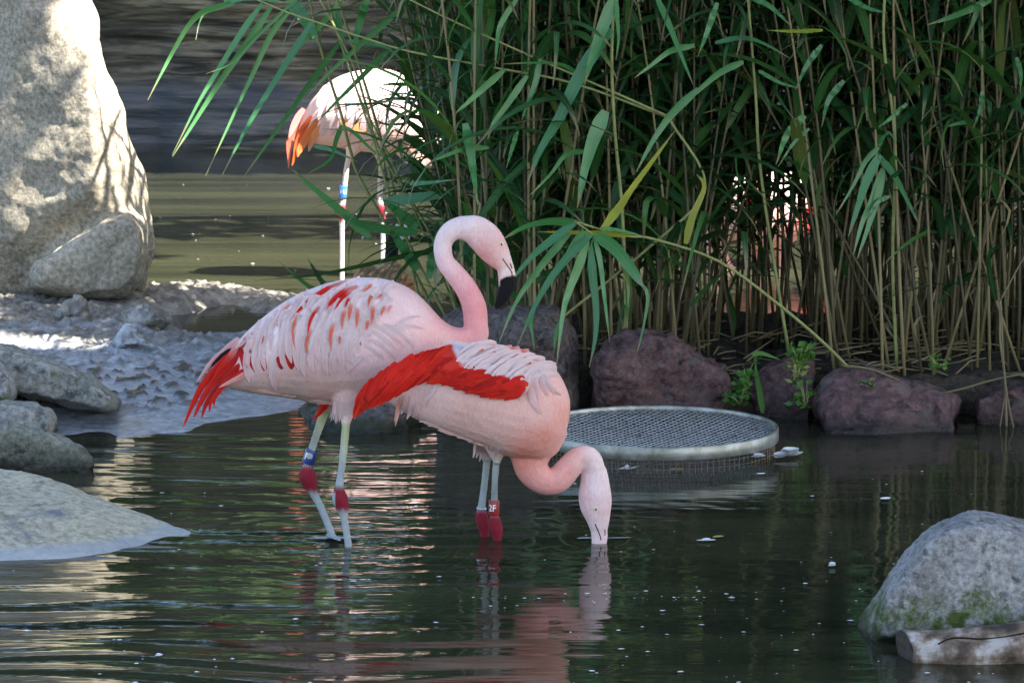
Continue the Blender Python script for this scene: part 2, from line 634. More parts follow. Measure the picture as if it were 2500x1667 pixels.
sep = N(nt, 'SeparateXYZ')
nt.links.new(g.outputs['Position'], sep.inputs[0])
n1 = tex_noise(nt, v, 22, 7, 0.7, 0.3)
n2 = tex_noise(nt, v, 3.5, 4, 0.6)
c = ramp(nt, n1, [(0.32, (0.055, 0.05, 0.045)), (0.5, (0.17, 0.155, 0.13)), (0.7, (0.32, 0.29, 0.235))])
dry = ramp(nt, math_n(nt, 'ADD', math_n(nt, 'MULTIPLY', math_n(nt, 'SUBTRACT', sep.outputs[1], 12.9), 1.1), math_n(nt, 'MULTIPLY', math_n(nt, 'SUBTRACT', n2, 0.5), 2.0)), [(0.2, (0, 0, 0)), (0.8, (1, 1, 1))])
wet_sky_sheen = ramp(nt, n1, [(0.3, (0.14, 0.155, 0.18)), (0.5, (0.28, 0.305, 0.34)), (0.7, (0.42, 0.45, 0.49))])  # wet mud with bluish sky sheen put into its colour
clodk = N(nt, 'VertexColor', layer_name='Col')
nt.links.new(mixc(nt, clodk.outputs['Color'], mixc(nt, dry, wet_sky_sheen, c), (0.035, 0.033, 0.03)), bs.inputs['Base Color'])
rr = N(nt, 'MapRange')
nt.links.new(dry, rr.inputs[0])
rr.inputs[3].default_value = 0.27
rr.inputs[4].default_value = 0.62
nt.links.new(rr.outputs[0], bs.inputs['Roughness'])
bs.inputs['Specular IOR Level'].default_value = 0.6
bump(nt, n1, 0.45, 0.012, bs)
tag(link('mud_bank', me, m), kind='structure')
M['clod'] = m

# soil that the reeds stand in, behind the stones
xs = np.arange(-0.75, 4.2, 0.03)
ys = np.arange(12.0, 14.15, 0.03)
X, Y = np.meshgrid(xs, ys)
edge = np.minimum(np.minimum(sstep(12.02, 12.16, Y), sstep(14.1, 13.75, Y)), sstep(-0.6, -0.25, X + 0.1 * fbm2(X * 2, Y * 2, 5)))
Z = -0.2 + edge * (0.30 + 0.035 * fbm2(X * 5, Y * 5, 15, 3)) + 0.03 * sstep(1.0, 2.2, X)
me = grid_mesh('reed_bank', xs, ys, Z)
tag(link('reed_bank', me, rock_mat('bank_soil', (0.018, 0.015, 0.011), (0.04, 0.033, 0.024), (0.075, 0.06, 0.042), 6, 40, 0.95, 0.9)), kind='structure')


# ------------------------------------------------------------------ stones
def fbm3(p, f, oct=4):
    return noise.fractal(Vector(p) * f, 0.9, 2.1, oct)


def displaced(me, amp, freq, ridge=0.0, seed=0.0, fine=0.0, facet=0.0):
    co = get_co(me)
    no = get_no(me)
    d = np.empty(len(co))
    off = Vector((seed * 3.1, seed * 1.7, seed * 2.3))
    for i, p in enumerate(co):
        q = Vector(p) + off
        v = amp * noise.fractal(q * freq, 0.9, 2.1, 4)
        if ridge:
            v -= ridge * max(0.0, 0.16 - abs(noise.noise(q * freq * 1.3 + Vector((7, 3, 1))))) * 6
        if fine:
            v += fine * noise.fractal(q * freq * 7, 0.7, 2.2, 4)
        if facet:
            dd = noise.voronoi(q * freq * 0.55)[0]
            v += facet * (0.45 - dd[0]) + facet * 0.35 * (0.4 - noise.voronoi(q * freq * 1.9)[0][0])
        d[i] = v
    set_co(me, co + no * d[:, None])
    return me


def hull_into(bm, pts):
    vs = [bm.verts.new(p) for p in pts]
    r = bmesh.ops.convex_hull(bm, input=vs)
    junk = [e for e in r['geom_interior'] + r['geom_unused'] if isinstance(e, bmesh.types.BMVert)]
    bmesh.ops.delete(bm, geom=list(set(junk)), context='VERTS')


def sil_points(sil, Y, depth, inset=0.72, conv=dsp, block=0):
    c = np.mean(np.array(sil, float), 0)
    pts = []
    rj = random.Random(int(sil[0][0]) + 3)
    mid = 0.9 if not block else 0.985
    for k, s in ((0.0, 1.0), (-0.34, mid), (-0.5, inset), (0.34, mid), (0.5, inset)):
        for u, w in sil:
            if block:
                k = k * rj.uniform(1 - block, 1 + block)
                s = s * rj.uniform(0.96, 1.0)
            pts.append(conv(c[0] + (u - c[0]) * s, c[1] + (w - c[1]) * s, Y + depth * k))
    return pts


def stone(name, label, hulls, mat, voxel=0.012, smooth=4, amp=0.02, freq=6, ridge=0.0, fine=0.003, seed=0, group=None, cat='rock', facet=0.0):
    bm = bmesh.new()
    for h in hulls:
        b2 = bmesh.new()
        hull_into(b2, h)
        tmp = bpy.data.meshes.new('t')
        b2.to_mesh(tmp)
        b2.free()
        bm.from_mesh(tmp)
        bpy.data.meshes.remove(tmp)
    me = remeshed(name, bm, voxel, smooth)
    displaced(me, amp, freq, ridge, seed, fine, facet)
    o = link(name, me, mat)
    return tag(o, label, cat, group)


YB = 14.55
up = [(-90, -260), (110, -260), (150, -60), (156, 40), (212, 72), (252, 140), (282, 240), (302, 345), (325, 420), (345, 500), (352, 580), (345, 655), (335, 692), (230, 700), (-90, 700)]
hA = [dsp(u, w, YB) for u, w in up] + [dsp(u * 0.8, w * 0.92 + 30, YB + 0.5) for u, w in up]
hA += [dsp(60, 10, YB - 0.30), dsp(150, 60, YB - 0.33), dsp(203, 120, YB - 0.36), dsp(214, 220, YB - 0.38), dsp(218, 330, YB - 0.37), dsp(215, 420, YB - 0.34), dsp(100, 300, YB - 0.26), dsp(-90, 200, YB - 0.05), dsp(-90, 600, YB - 0.1)]
hB = sil_points([(60, 620), (140, 555), (235, 500), (300, 486), (336, 520), (347, 590), (335, 650), (290, 690), (150, 690), (60, 670)], YB - 0.18, 0.42, 0.8)
hC = sil_points([(-90, 430), (60, 440), (150, 520), (170, 620), (150, 722), (-90, 735)], YB - 0.3, 0.36, 0.75)
hD = sil_points([(-90, -30), (40, 10), (75, 60), (55, 130), (-90, 260)], YB - 0.30, 0.2, 0.7)
stone('boulder', 'tall pale sandy boulder standing on the mud bank beside the dark back wall', [hA, hB], M['boulder'], 0.013, 22, 0.034, 2.6, 0.004, 0.004, 1, facet=0.010)

stone('rock', 'lichened grey slab leaning with its tip down to the muddy water', [sil_points([(-120, 760), (-20, 790), (60, 800), (150, 830), (230, 870), (288, 920), (298, 950), (275, 966), (200, 958), (130, 932), (40, 905), (-120, 880)], 12.0, 0.34, 0.84, block=0.3)], M['slab'], 0.010, 2, 0.012, 7, 0.004, 0.005, 2, 'rocks along the left shore', facet=0.03)
stone('rock', 'smooth bluish grey stone wedged behind the two flat dark rocks', [sil_points([(-130, 815), (0, 832), (30, 860), (40, 905), (30, 925), (-130, 930)], 11.72, 0.3)], M['granite'], 0.012, 4, 0.012, 6, 0.0, 0.003, 3, 'rocks along the left shore')
stone('rock', 'low grey stone lying between the leaning slab and the brown block', [sil_points([(-130, 925), (0, 922), (70, 924), (128, 942), (141, 972), (128, 1010), (-130, 1020)], 11.55, 0.34, 0.84, block=0.3)], M['slab'], 0.010, 2, 0.012, 6, 0.003, 0.004, 4, 'rocks along the left shore', facet=0.03)
stone('rock', 'dark brown flat block with a pale upper edge dipping into the water', [sil_points([(-150, 955), (-20, 960), (40, 968), (120, 1000), (200, 1028), (228, 1058), (232, 1140), (150, 1150), (-150, 1120)], 11.15, 0.42, 0.88, block=0.25)], M['darkslab'], 0.010, 2, 0.010, 5, 0.003, 0.004, 5, 'rocks along the left shore', facet=0.03)
ml = [(-260, 1015), (-100, 1045), (0, 1066), (110, 1093), (220, 1138), (330, 1188), (400, 1213), (455, 1226)]
hm = [dsp(u, w, 10.42 - 0.0006 * u) for u, w in ml] + [gdsp(u, w, -0.01) for u, w in [(462, 1229), (430, 1238), (300, 1277), (150, 1293), (0, 1300), (-260, 1310)]]
hm += [p + Vector((0, 0.1, -0.3)) for p in hm] + [dsp(40, 1180, 10.0), dsp(160, 1195, 9.98), dsp(260, 1215, 9.98), dsp(-200, 1150, 10.0)]
stone('rock', 'broad low sandy rock sloping smoothly into the water with a pale silt rim', [hm], M['mound'], 0.014, 12, 0.010, 3.2, 0.0, 0.0022, 6, 'rocks along the left shore')

wall_g = 'stones edging the reed bed'
stone('edging_stone', 'tall grey topped red stone behind the bending flamingo and the drooping reed', [sil_points([(985, 760), (1020, 722), (1070, 703), (1180, 692), (1285, 700), (1330, 755), (1346, 850), (1350, 1080), (1010, 1080), (985, 900)], 12.12, 0.42, 0.84, block=0.35)], M['redstone2'], 0.010, 1, 0.016, 6, 0.006, 0.006, 7, wall_g, facet=0.05)
stone('edging_stone', 'large peaked red brown stone behind the round metal grate', [sil_points([(1364, 900), (1368, 832), (1388, 788), (1430, 755), (1475, 752), (1545, 768), (1610, 797), (1688, 832), (1700, 870), (1694, 1075), (1366, 1080)], 12.08, 0.36, 0.84, block=0.35)], M['redstone'], 0.010, 1, 0.016, 6, 0.007, 0.008, 8, wall_g, facet=0.05)
stone('edging_stone', 'upright dark stone with weeds growing down both of its sides', [sil_points([(1722, 880), (1752, 826), (1820, 802), (1880, 812), (1890, 855), (1872, 1070), (1726, 1075)], 12.2, 0.3, 0.84, block=0.35)], M['redstone'], 0.011, 2, 0.02, 7, 0.005, 0.006, 9, wall_g, facet=0.05)
stone('edging_stone', 'long low purplish red stone with a pale lichen patch on top', [sil_points([(1866, 920), (1885, 868), (1920, 846), (1985, 838), (2060, 852), (2150, 886), (2232, 902), (2242, 1080), (1866, 1085)], 12.02, 0.34, 0.84, block=0.35)], M['redstone'], 0.010, 1, 0.012, 6, 0.005, 0.006, 10, wall_g, facet=0.05)
stone('edging_stone', 'low reddish stone under the hanging pair of dry stalks', [sil_points([(2238, 912), (2285, 893), (2360, 897), (2480, 880), (2600, 885), (2620, 1085), (2240, 1085)], 12.0, 0.34, 0.84, block=0.35)], M['redstone'], 0.010, 1, 0.012, 6, 0.005, 0.006, 11, wall_g, facet=0.05)
stone('edging_stone', 'dark wet low stone under the tails of the two front flamingos', [sil_points([(688, 945), (745, 912), (880, 905), (985, 900), (1000, 1080), (690, 1080)], 12.1, 0.4, 0.84, block=0.35)], M['redstone2'], 0.012, 2, 0.02, 6, 0.005, 0.006, 12, wall_g, facet=0.05)

hg = [(1962, 1462), (1985, 1402), (2030, 1340), (2080, 1272), (2122, 1220), (2165, 1192), (2230, 1170), (2300, 1178), (2400, 1200), (2520, 1262), (2560, 1500), (1975, 1520)]
stone('boulder', 'rounded grey granite boulder with a green mossy foot behind the log', [sil_points(hg, 9.0, 0.5, 0.72)], M['granite'], 0.009, 5, 0.010, 6, 0.0, 0.0035, 13)

for i, (sil, zb, lab) in enumerate([
        ([(255, 806), (262, 772), (290, 744), (312, 752), (335, 775), (366, 804)], 0.06, 'sunlit crumbling mud clod at the edge of the wet mud slope'),
        ([(278, 750), (285, 715), (312, 698), (345, 702), (392, 738), (385, 750)], 0.06, 'grey lumpy mud clod at the foot of the tall boulder'),
        ([(128, 740), (150, 692), (176, 676), (200, 700), (210, 740)], 0.06, 'small pale mud lump against the shaded base of the tall boulder')]):
    stone('mud_clod', lab, [sil_points(sil, gdsp(300, max(w for u, w in sil), zb).y + 0.03, 0.16, 0.6)], M['clod'], 0.008, 2, 0.02, 14, 0.006, 0.008, 20 + i, 'mud clods below the boulder', 'mud clod')

# ------------------------------------------------------------------ driftwood log, front right
bm = bmesh.new()
ax = catmull([(2082, 1494, 50), (2130, 1496, 51), (2190, 1494, 52), (2260, 1488, 51), (2350, 1476, 50), (2450, 1462, 48), (2600, 1440, 46)], 5)
rings = []
for k, (u, w, r) in enumerate(ax):
    c = dsp(u, w, 8.62 - 0.0001 * (u - 2086))
    mpp = 8.7 / (F / 1.063)
    ring = []
    for j in range(24):
        a = j * 2 * math.pi / 24
        rr = r * mpp * (1 + 0.05 * noise.noise(Vector((u * 0.01, math.cos(a) * 1.3, math.sin(a) * 1.3))))
        groove = math.exp(-((a - 2.35) / 0.14) ** 2) * 0.22 * min(1, max(0, (u - 2170) / 30))
        knot = math.exp(-((a - 2.9) / 0.45) ** 2 - ((u - 2188) / 22) ** 2) * 0.30
        rr *= 1 - groove + knot
        slant = 0.018 * math.cos(a + 2.6) if k == 0 else 0
        ring.append(c + Vector((slant, math.cos(a) * rr, math.sin(a) * rr)))
    rings.append(ring)
bm_loft(bm, rings)
me = from_bm('log', bm)
m, nt, bs, out = new_mat('weathered_wood')
v = coords(nt, (4, 40, 40), True)
n1 = tex_noise(nt, v, 1.0, 6, 0.65, 0.4)
n2 = tex_noise(nt, coords(nt, (1, 1, 1), True), 14, 5, 0.6)
c = ramp(nt, n2, [(0.38, (0.05, 0.036, 0.028)), (0.5, (0.22, 0.16, 0.115)), (0.6, (0.45, 0.43, 0.41))])
c = mixc(nt, 0.6, c, ramp(nt, n1, [(0.3, (0.25, 0.22, 0.2)), (0.65, (1, 1, 1))]), 'MULTIPLY')
nt.links.new(c, bs.inputs['Base Color'])
bs.inputs['Roughness'].default_value = 0.7
bump(nt, n1, 0.5, 0.006, bs)
log = empty('driftwood_log', dsp(2300, 1530, 8.6), 'bare weathered log floating in front of the mossy granite boulder', 'log')
adopt(link('trunk', me, m), log)
lbvh = BVHTree.FromPolygons([v.co for v in me.vertices], [tuple(p.vertices) for p in me.polygons])
cpts = []
for u, w in catmull([(2290, 1572), (2315, 1560), (2340, 1556), (2395, 1559), (2445, 1555), (2500, 1545), (2560, 1534)], 4):
    hp = lbvh.ray_cast(Vector((0, 0, H)), ray(u, w).normalized())[0]
    if hp is not None:
        cpts.append(hp)
bm = bmesh.new()
bm_tube(bm, cpts, [0.0022] * len(cpts), 6)
adopt(link('crack', from_bm('crack', bm), plain('crack_dark', (0.015, 0.012, 0.01), 0.9, 0.1, 0.1)), log)
ring0 = [Vector(p) for p in rings[0]]
c0 = sum(ring0, Vector()) / 24
bm = bmesh.new()
vs = [bm.verts.new(c0 + (p - c0) * 0.97 + Vector((-0.004, 0, 0))) for p in ring0]
cc = bm.verts.new(c0 + Vector((-0.006, 0, 0)))
for j in range(24):
    bm.faces.new((vs[j], vs[(j + 1) % 24], cc))
adopt(link('cut_end', from_bm('cut_end', bm), plain('cut_wood', (0.07, 0.055, 0.045), 0.8, 0.2, 0.3, 60)), log)

# ------------------------------------------------------------------ rock-like back wall across the pond
xs = np.arange(-9.0, 9.01, 0.045)
zs = np.arange(-0.4, 2.6, 0.022)
X, Zg = np.meshgrid(xs, zs)
strata = fbm2(X * 0.9 + 0.6 * fbm2(X * 0.5, Zg, 2, 2), Zg * 17.0, 200, 3, 0.6)
bulge = 0.25 * fbm2(X * 0.45, Zg * 0.7, 210, 3)
Yw = 21.55 - bulge - 0.05 * strata - 0.10 * sstep(0.36, 0.26, Zg) - 0.15 * np.abs(fbm2(X * 1.1, Zg * 0.9, 220, 3))
Yw = np.where(X > -2.1, Yw - 0.12 * sstep(-2.1, -1.9, X), Yw)
me = grid_mesh('back_wall', xs, zs, Yw)
co = get_co(me)
co = co[:, [0, 2, 1]]
set_co(me, co)
me.flip_normals()
m, nt, bs, out = new_mat('stained_ripple_lit_rock')
v = coords(nt, (1.6, 1, 17), True)
n1 = tex_noise(nt, v, 1.5, 5, 0.6, 0.8)
n2 = tex_noise(nt, coords(nt, (1, 1, 1.6), True), 0.9, 4, 0.55)
c = ramp(nt, n1, [(0.38, (0.035, 0.03, 0.022)), (0.5, (0.11, 0.095, 0.062)), (0.61, (0.25, 0.215, 0.14))])  # paler stripes imitate light rippling up off the water
c = mixc(nt, ramp(nt, n2, [(0.42, (0, 0, 0)), (0.58, (1, 1, 1))]), c, mixc(nt, 1.0, c, (0.5, 0.5, 0.55), 'MULTIPLY'))
g = N(nt, 'NewGeometry')
sep = N(nt, 'SeparateXYZ')
nt.links.new(g.outputs['Position'], sep.inputs[0])
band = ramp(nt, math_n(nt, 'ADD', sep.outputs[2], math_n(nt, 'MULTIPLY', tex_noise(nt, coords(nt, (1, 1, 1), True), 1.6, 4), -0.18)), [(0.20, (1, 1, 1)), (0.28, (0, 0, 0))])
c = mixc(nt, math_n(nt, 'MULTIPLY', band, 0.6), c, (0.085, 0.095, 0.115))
nt.links.new(c, bs.inputs['Base Color'])
bs.inputs['Roughness'].default_value = 0.8
bump(nt, n1, 0.7, 0.05, bs)
bw = empty('back_wall', (0, 21.5, 0), 'dark rock face coloured with ripple light, bluish at its foot, along the far side of the pond', 'wall')
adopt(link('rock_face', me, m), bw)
bm = bmesh.new()
bm_box(bm, (0, 22.2, 1.0), (18, 0.9, 3.1))
adopt(link('wall_core', from_bm('wall_core', bm), m, smooth=False), bw)


# ------------------------------------------------------------------ trees (shade from outside the picture, dark mass behind the wall)
def leaf_cloud(name, P, size, seed):
    rs = np.random.RandomState(seed)
    n = len(P)
    a = rs.normal(size=(n, 3))
    a /= np.linalg.norm(a, axis=1)[:, None]
    b = np.cross(a, rs.normal(size=(n, 3)))
    b /= np.linalg.norm(b, axis=1)[:, None]
    s = size * (0.7 + 0.6 * rs.rand(n))[:, None]
    v = np.stack([P + a * s, P + b * s * 0.45, P - a * s, P - b * s * 0.45], 1).reshape(-1, 3)
    f = np.arange(n * 4).reshape(-1, 4)
    return pyd(name, v, f.tolist())


def tree(label, base, height, clusters, P, size, seed, group=None):
    t = empty('tree', base, label, 'tree', group)
    b = Vector(base)
    bm = bmesh.new()
    top = b + Vector((0.2, 0.1, height))
    bm_tube(bm, [b - Vector((0, 0, 0.4)), b + Vector((0.02, 0, height * 0.3)), b + Vector((0.12, 0.05, height * 0.65)), top], [0.22, 0.17, 0.13, 0.05], 10)
    for c in clusters:
        c = Vector(c)
        s = b + Vector((0.08, 0.03, min(height * 0.6, max(height * 0.3, c.z - 1.6))))
        bm_tube(bm, [s, s.lerp(c, 0.5) + Vector((0, 0, 0.25)), c], [0.09, 0.06, 0.025], 7)
    adopt(link('trunk', from_bm('trunk', bm), M['bark']), t)
    adopt(link('crown', leaf_cloud('crown', P, size, seed), M['tree_leaf'], smooth=False), t)
    return t


def shade_crown(mask, x0, x1, y0, y1, n, hlo, hhi, seed):
    """leaves of a crown that stands between the sun and the masked ground"""
    rs = np.random.RandomState(seed)
    gx = x0 + (x1 - x0) * rs.rand(n)
    gy = y0 + (y1 - y0) * rs.rand(n)
    k = mask(gx, gy)
    gx, gy = gx[k], gy[k]
    h = hlo + (hhi - hlo) * rs.beta(2, 2, len(gx))
    return np.stack([gx + TO_SUN.x / TO_SUN.z * h, gy + TO_SUN.y / TO_SUN.z * h, h], 1)


def mask_front(gx, gy):
    e = 12.85 + 0.85 * sstep(-1.75, -1.0, gx) + 0.75 * sstep(-0.1, 0.7, gx) + 0.28 * fbm2(gx * 1.3, gy * 1.3, 70, 3)
    sx, sy = TO_SUN.x / TO_SUN.z, -TO_SUN.y / TO_SUN.z
    zr = (gy - 14.27) / sy + 0.10 * fbm2(gx * 5, gy * 5, 71, 3)
    xr = gx + sx * zr
    edge = -1.88 - 0.18 * ((zr > 0.2) & (zr < 0.6)) + 0.07 * fbm2(gx * 4, gy * 4, 76, 3)
    foot = (zr > 0.0) & (zr < 2.4) & (xr > -3.2) & ((xr < edge) | ((zr < 0.18) & (xr < -1.36)))
    fleck = (gy > 12.6) & (gx < -1.1) & (fbm2(gx * 2.6, gy * 2.6, 72, 3) > 0.16) & (gy < 14.2)
    return (gy < e) | foot | fleck


def mask_back(gx, gy):
    e = 19.7 + 0.3 * fbm2(gx * 0.8, gy, 73, 3)
    return gy > e


def mask_strip(gx, gy):
    c = 17.15 + 0.25 * fbm2(gx * 0.5, gy * 0.2, 74, 2)
    return (np.abs(gy - c) < 0.42) | ((np.abs(gy - 16.2) < 0.10) & (fbm2(gx * 0.6, gy, 75, 2) > 0))


def centres(P, k, seed):
    rs = np.random.RandomState(seed)
    return [tuple(P[i]) for i in rs.choice(len(P), k, False)]


P = shade_crown(mask_front, -4.2, 5.2, 5.5, 15.4, 90000, 4.6, 6.4, 1)
tree('broad shade tree standing beside the near shore outside the picture', (7.3, 8.0, -0.5), 6.5, centres(P, 14, 2), P, 0.125, 3)
P = shade_crown(mask_back, -9, 7, 19.3, 25.0, 16000, 4.5, 7.5, 4)  # added crown, laid out to keep the sun off the wall
tree('unseen tree added to shade the rock wall at the far end of the pond', (9.4, 21.0, -0.5), 6.8, centres(P, 12, 5), P, 0.22, 6)
P = shade_crown(mask_strip, -7, 5, 15.6, 18.2, 5200, 4.5, 5.5, 7)  # added leaves, placed to drop a shade band on the water
tree('unseen tree added to cast a shade band on the open back water', (8.9, 16.8, -0.5), 5.5, centres(P, 8, 8), P, 0.12, 9)
rs = np.random.RandomState(50)
for i, (x, y, h, r) in enumerate([(-6.5, 24.6, 5.2, 2.2), (-2.6, 25.2, 5.8, 2.3), (1.4, 24.6, 5.0, 2.2), (5.2, 25.4, 5.8, 2.4), (8.8, 24.4, 5.0, 2.2)]):
    q = rs.normal(size=(3600, 3))
    q /= np.linalg.norm(q, axis=1)[:, None]
    q *= (0.35 + 0.65 * rs.rand(3600) ** 0.5)[:, None]
    q *= 1 + 0.35 * np.sin(q[:, :1] * 5 + i) * np.cos(q[:, 1:2] * 4 + q[:, 2:] * 5)
    P = q * np.array([r, r * 0.7, r * 0.95]) + np.array([x, y, h * 0.6])
    tree('bushy dark tree crown rising behind the far rock wall', (x, y, -0.6), h * 0.8, centres(P, 6, i), P, 0.2, 60 + i, 'trees behind the rock wall')


# ------------------------------------------------------------------ flamingos
def C1(x, y):
    return 400 + x / 2.613, 500 + y / 2.613


def C2(x, y):
    return 800 + x / 2.412, 700 + y / 2.412


def C3(x, y):
    return 1000 + x / 3.618, 480 + y / 3.618


def C6(x, y):
    return 650 + x / 2.614, 120 + y / 2.614


def warm(c):
    """plumage is a shade pinker than white"""
    c = np.asarray(c, float)
    k = sstep(0.02, 0.25, c[:, 0] - c[:, 2] + 0.15)[:, None] * (c[:, :1] > 0.6)
    return c * (1 - k) + c * np.array([1.03, 0.90, 0.87]) * k


CAM = Vector((0, 0, H))
RF = random.Random(3)


def bm_chain(bm, pts, df=0.9, n=14, sub=4):
    """limb, neck or head through (u, v, radius, Y) points, u v radius in photograph pixels"""
    q = catmull(pts, sub)
    rings = []
    for i, (u, v, r, Y) in enumerate(q):
        a = q[max(i - 1, 0)]
        b = q[min(i + 1, len(q) - 1)]
        t = np.array([b[0] - a[0], b[1] - a[1]])
        t /= np.linalg.norm(t) + 1e-9
        nx, ny = -t[1], t[0]
        r = max(r, 0.8)
        mpp = Y / F * 1.012
        rings.append([at(u + nx * r * math.cos(k * 2 * math.pi / n), v + ny * r * math.cos(k * 2 * math.pi / n), Y + df * r * mpp * math.sin(k * 2 * math.pi / n)) for k in range(n)])
    bm_loft(bm, rings)


def bm_body(bm, st, Y, n=28, sub=4, e=0.9):
    """trunk through vertical sections (u, top, bottom, half width in metres)"""
    q = catmull(st, sub)
    rings = []
    for u, t, b, w in q:
        m = (t + b) / 2
        h = max((b - t) / 2, 1)
        ring = []
        for k in range(n):
            a = k * 2 * math.pi / n
            ca, sa = math.cos(a), math.sin(a)
            ring.append(at(u, m + h * ca, Y + max(w, 0.004) * math.copysign(abs(sa) ** e, sa)))
        rings.append(ring)
    bm_loft(bm, rings)


def idw(u, v, anchors, p=3.0):
    num = np.zeros((len(u), 3))
    den = np.zeros(len(u))
    for au, av, col in anchors:
        w = 1.0 / (np.hypot(u - au, v - av) + 12) ** p
        num += w[:, None] * np.array(col)
        den += w
    return num / den[:, None]


def blend(c, k, col):
    return c * (1 - k[:, None]) + np.array(col) * k[:, None]


class Bird:
    def __init__(self, label, Y, bm, colour, voxel=0.0036, smooth=5, group='flamingos wading in the pond', base=None):
        self.Y = Y
        me = remeshed('body', bm, voxel, smooth, 0.5)
        co = get_co(me)
        u, v = pixels(co)
        set_col(me, np.clip(warm(colour(u, v, co)), 0, 1))
        self.root = empty('flamingo', base, label, 'flamingo', group)
        self.body = adopt(link('body', me, M['skin']), self.root)
        dg = DEP()
        self.bvh = BVHTree.FromPolygons([Vector(c) for c in co], [tuple(p.vertices) for p in me.polygons])

    def hit(self, u, v):
        d = ray(u, v).normalized()
        return self.bvh.ray_cast(CAM, d)

    def feather(self, pts, width, cols, off=(0.002, 0.008), Yf=None, name='feather', seg=9, blunt=3.0, cup=0.07, jit=0.0):
        q = catmull(pts, 4) if len(pts) > 2 else catmull(pts, 8)
        q = q[np.linspace(0, len(q) - 1, seg).round().astype(int)]
        Ys = []
        for u, v in q:
            h = self.hit(u, v)
            Ys.append(h[0].y if h[0] is not None else np.nan)
        Ys = np.array(Ys)
        ok = ~np.isnan(Ys)
        yf = Yf if Yf is not None else self.Y - 0.02
        if ok.any() and Yf is None:
            idx = np.arange(seg)
            Ys = np.interp(idx, idx[ok], Ys[ok])
        else:
            Ys = np.where(ok & (Yf is None), Ys, yf)
        for _ in range(2):
            Ys[1:-1] = (Ys[:-2] + 2 * Ys[1:-1] + Ys[2:]) / 4
        verts, colv = [], []
        c = np.array(cols, float)
        for i, (u, v) in enumerate(q):
            t = i / (seg - 1)
            a = q[max(i - 1, 0)]
            b = q[min(i + 1, seg - 1)]
            d = b - a
            d /= np.linalg.norm(d) + 1e-9
            w = width * 0.5 * min(1, (t + 0.08) / 0.3) ** 0.5 * max(0.03, (1 - t ** blunt)) ** 0.7
            o = off[0] + (off[1] - off[0]) * t
            Yc = Ys[i] - o
            ti = t * (len(c) - 1)
            k = min(int(ti), len(c) - 2)
            cc = c[k] * (1 - ti + k) + c[k + 1] * (ti - k)
            for s in (-1, -0.5, 0, 0.5, 1):
                drop = cup * w * self.Y / F * s * s
                verts.append(at(u - d[1] * w * s, v + d[0] * w * s, Yc + drop))
                colv.append(cc * (1 - 0.10 * (1 - abs(s)) + 0.02))
        faces = []
        for i in range(seg - 1):
            for k in range(4):
                a = i * 5 + k
                faces.append((a, a + 1, a + 6, a + 5))
        me = pyd(name, verts, faces)
        set_col(me, np.clip(warm(np.array(colv)), 0, 1))
        k0 = RF.random() * 7
        set_uv(me, [(s + k0, i / (seg - 1) + k0) for i in range(seg) for s in (0, 0.25, 0.5, 0.75, 1)])
        return adopt(link(name, me, M['feather']), self.root)

    def eye(self, u, v, r):
        h = self.hit(u, v)[0] or at(u, v, self.Y)
        bm = bmesh.new()
        bmesh.ops.create_uvsphere(bm, u_segments=16, v_segments=10, radius=r)
        for w in bm.verts:
            w.co.y *= 0.5
            w.co += h
        e = adopt(link('eye', from_bm('eye', bm), M['iris']), self.root)
        bm = bmesh.new()
        bmesh.ops.create_uvsphere(bm, u_segments=12, v_segments=8, radius=r * 0.5)
        for w in bm.verts:
            w.co.y *= 0.5
            w.co += h + Vector((0, -r * 0.42, 0))
        p = link('pupil', from_bm('pupil', bm), M['pupil'])
        p.parent = e

    def line(self, pts, width, name, mat):
        """thin groove line lying on the skin"""
        bm = bmesh.new()
        P = []
        for u, v in catmull(pts, 4):
            h = self.hit(u, v)[0]
            P.append((h if h is not None else at(u, v, self.Y)) + Vector((0, -0.0006, 0)))
        bm_tube(bm, P, [width] * len(P), 6)
        return adopt(link(name, from_bm(name, bm), mat), self.root)

    def band(self, a, b, r, Y, mat, name='leg_band'):
        A, B = at(*a, Y), at(*b, Y)
        ax = (B - A)
        bm = bmesh.new()
        n = 24
        prof = [(0.0, r * 0.80), (0.0, r), (0.03, r * 1.03), (0.97, r * 1.03), (1.0, r), (1.0, r * 0.80)]
        t = ax.normalized()
        p = t.cross(Vector((0, 1, 0))).normalized()
        q = t.cross(p)
        vs = [[bm.verts.new(A + ax * f + (p * math.cos(k * 2 * math.pi / n) + q * math.sin(k * 2 * math.pi / n)) * rr) for k in range(n)] for f, rr in prof]
        for x, y in zip(vs, vs[1:]):
            for k in range(n):
                bm.faces.new((x[k], x[(k + 1) % n], y[(k + 1) % n], y[k]))
        o = adopt(link(name, from_bm(name, bm), mat), self.root)
        return o, A, B, r * 1.03

    def band_text(self, band, text, size, turn, mat, squeeze=1.0, zf=0.5, name='marking'):
        """raised print wrapped round a leg band"""
        o, A, B, r = band
        cu = bpy.data.curves.new('txt', 'FONT')
        cu.body = text
        cu.size = size
        cu.align_x = 'CENTER'
        cu.align_y = 'CENTER'
        cu.offset = size * 0.012
        t = bpy.data.objects.new('txt', cu)
        COL.objects.link(t)
        dg = DEP()
        dg.update()
        me = bpy.data.meshes.new_from_object(t.evaluated_get(dg))
        bpy.data.objects.remove(t)
        bm = bmesh.new()
        bm.from_mesh(me)
        bmesh.ops.subdivide_edges(bm, edges=[e for e in bm.edges if e.calc_length() > size * 0.08], cuts=2)
        c = A.lerp(B, zf)
        upv = (A - B).normalized()
        right = upv.cross(Vector((0, 1, 0))).normalized() * -1
        if right.x < 0:
            right = -right
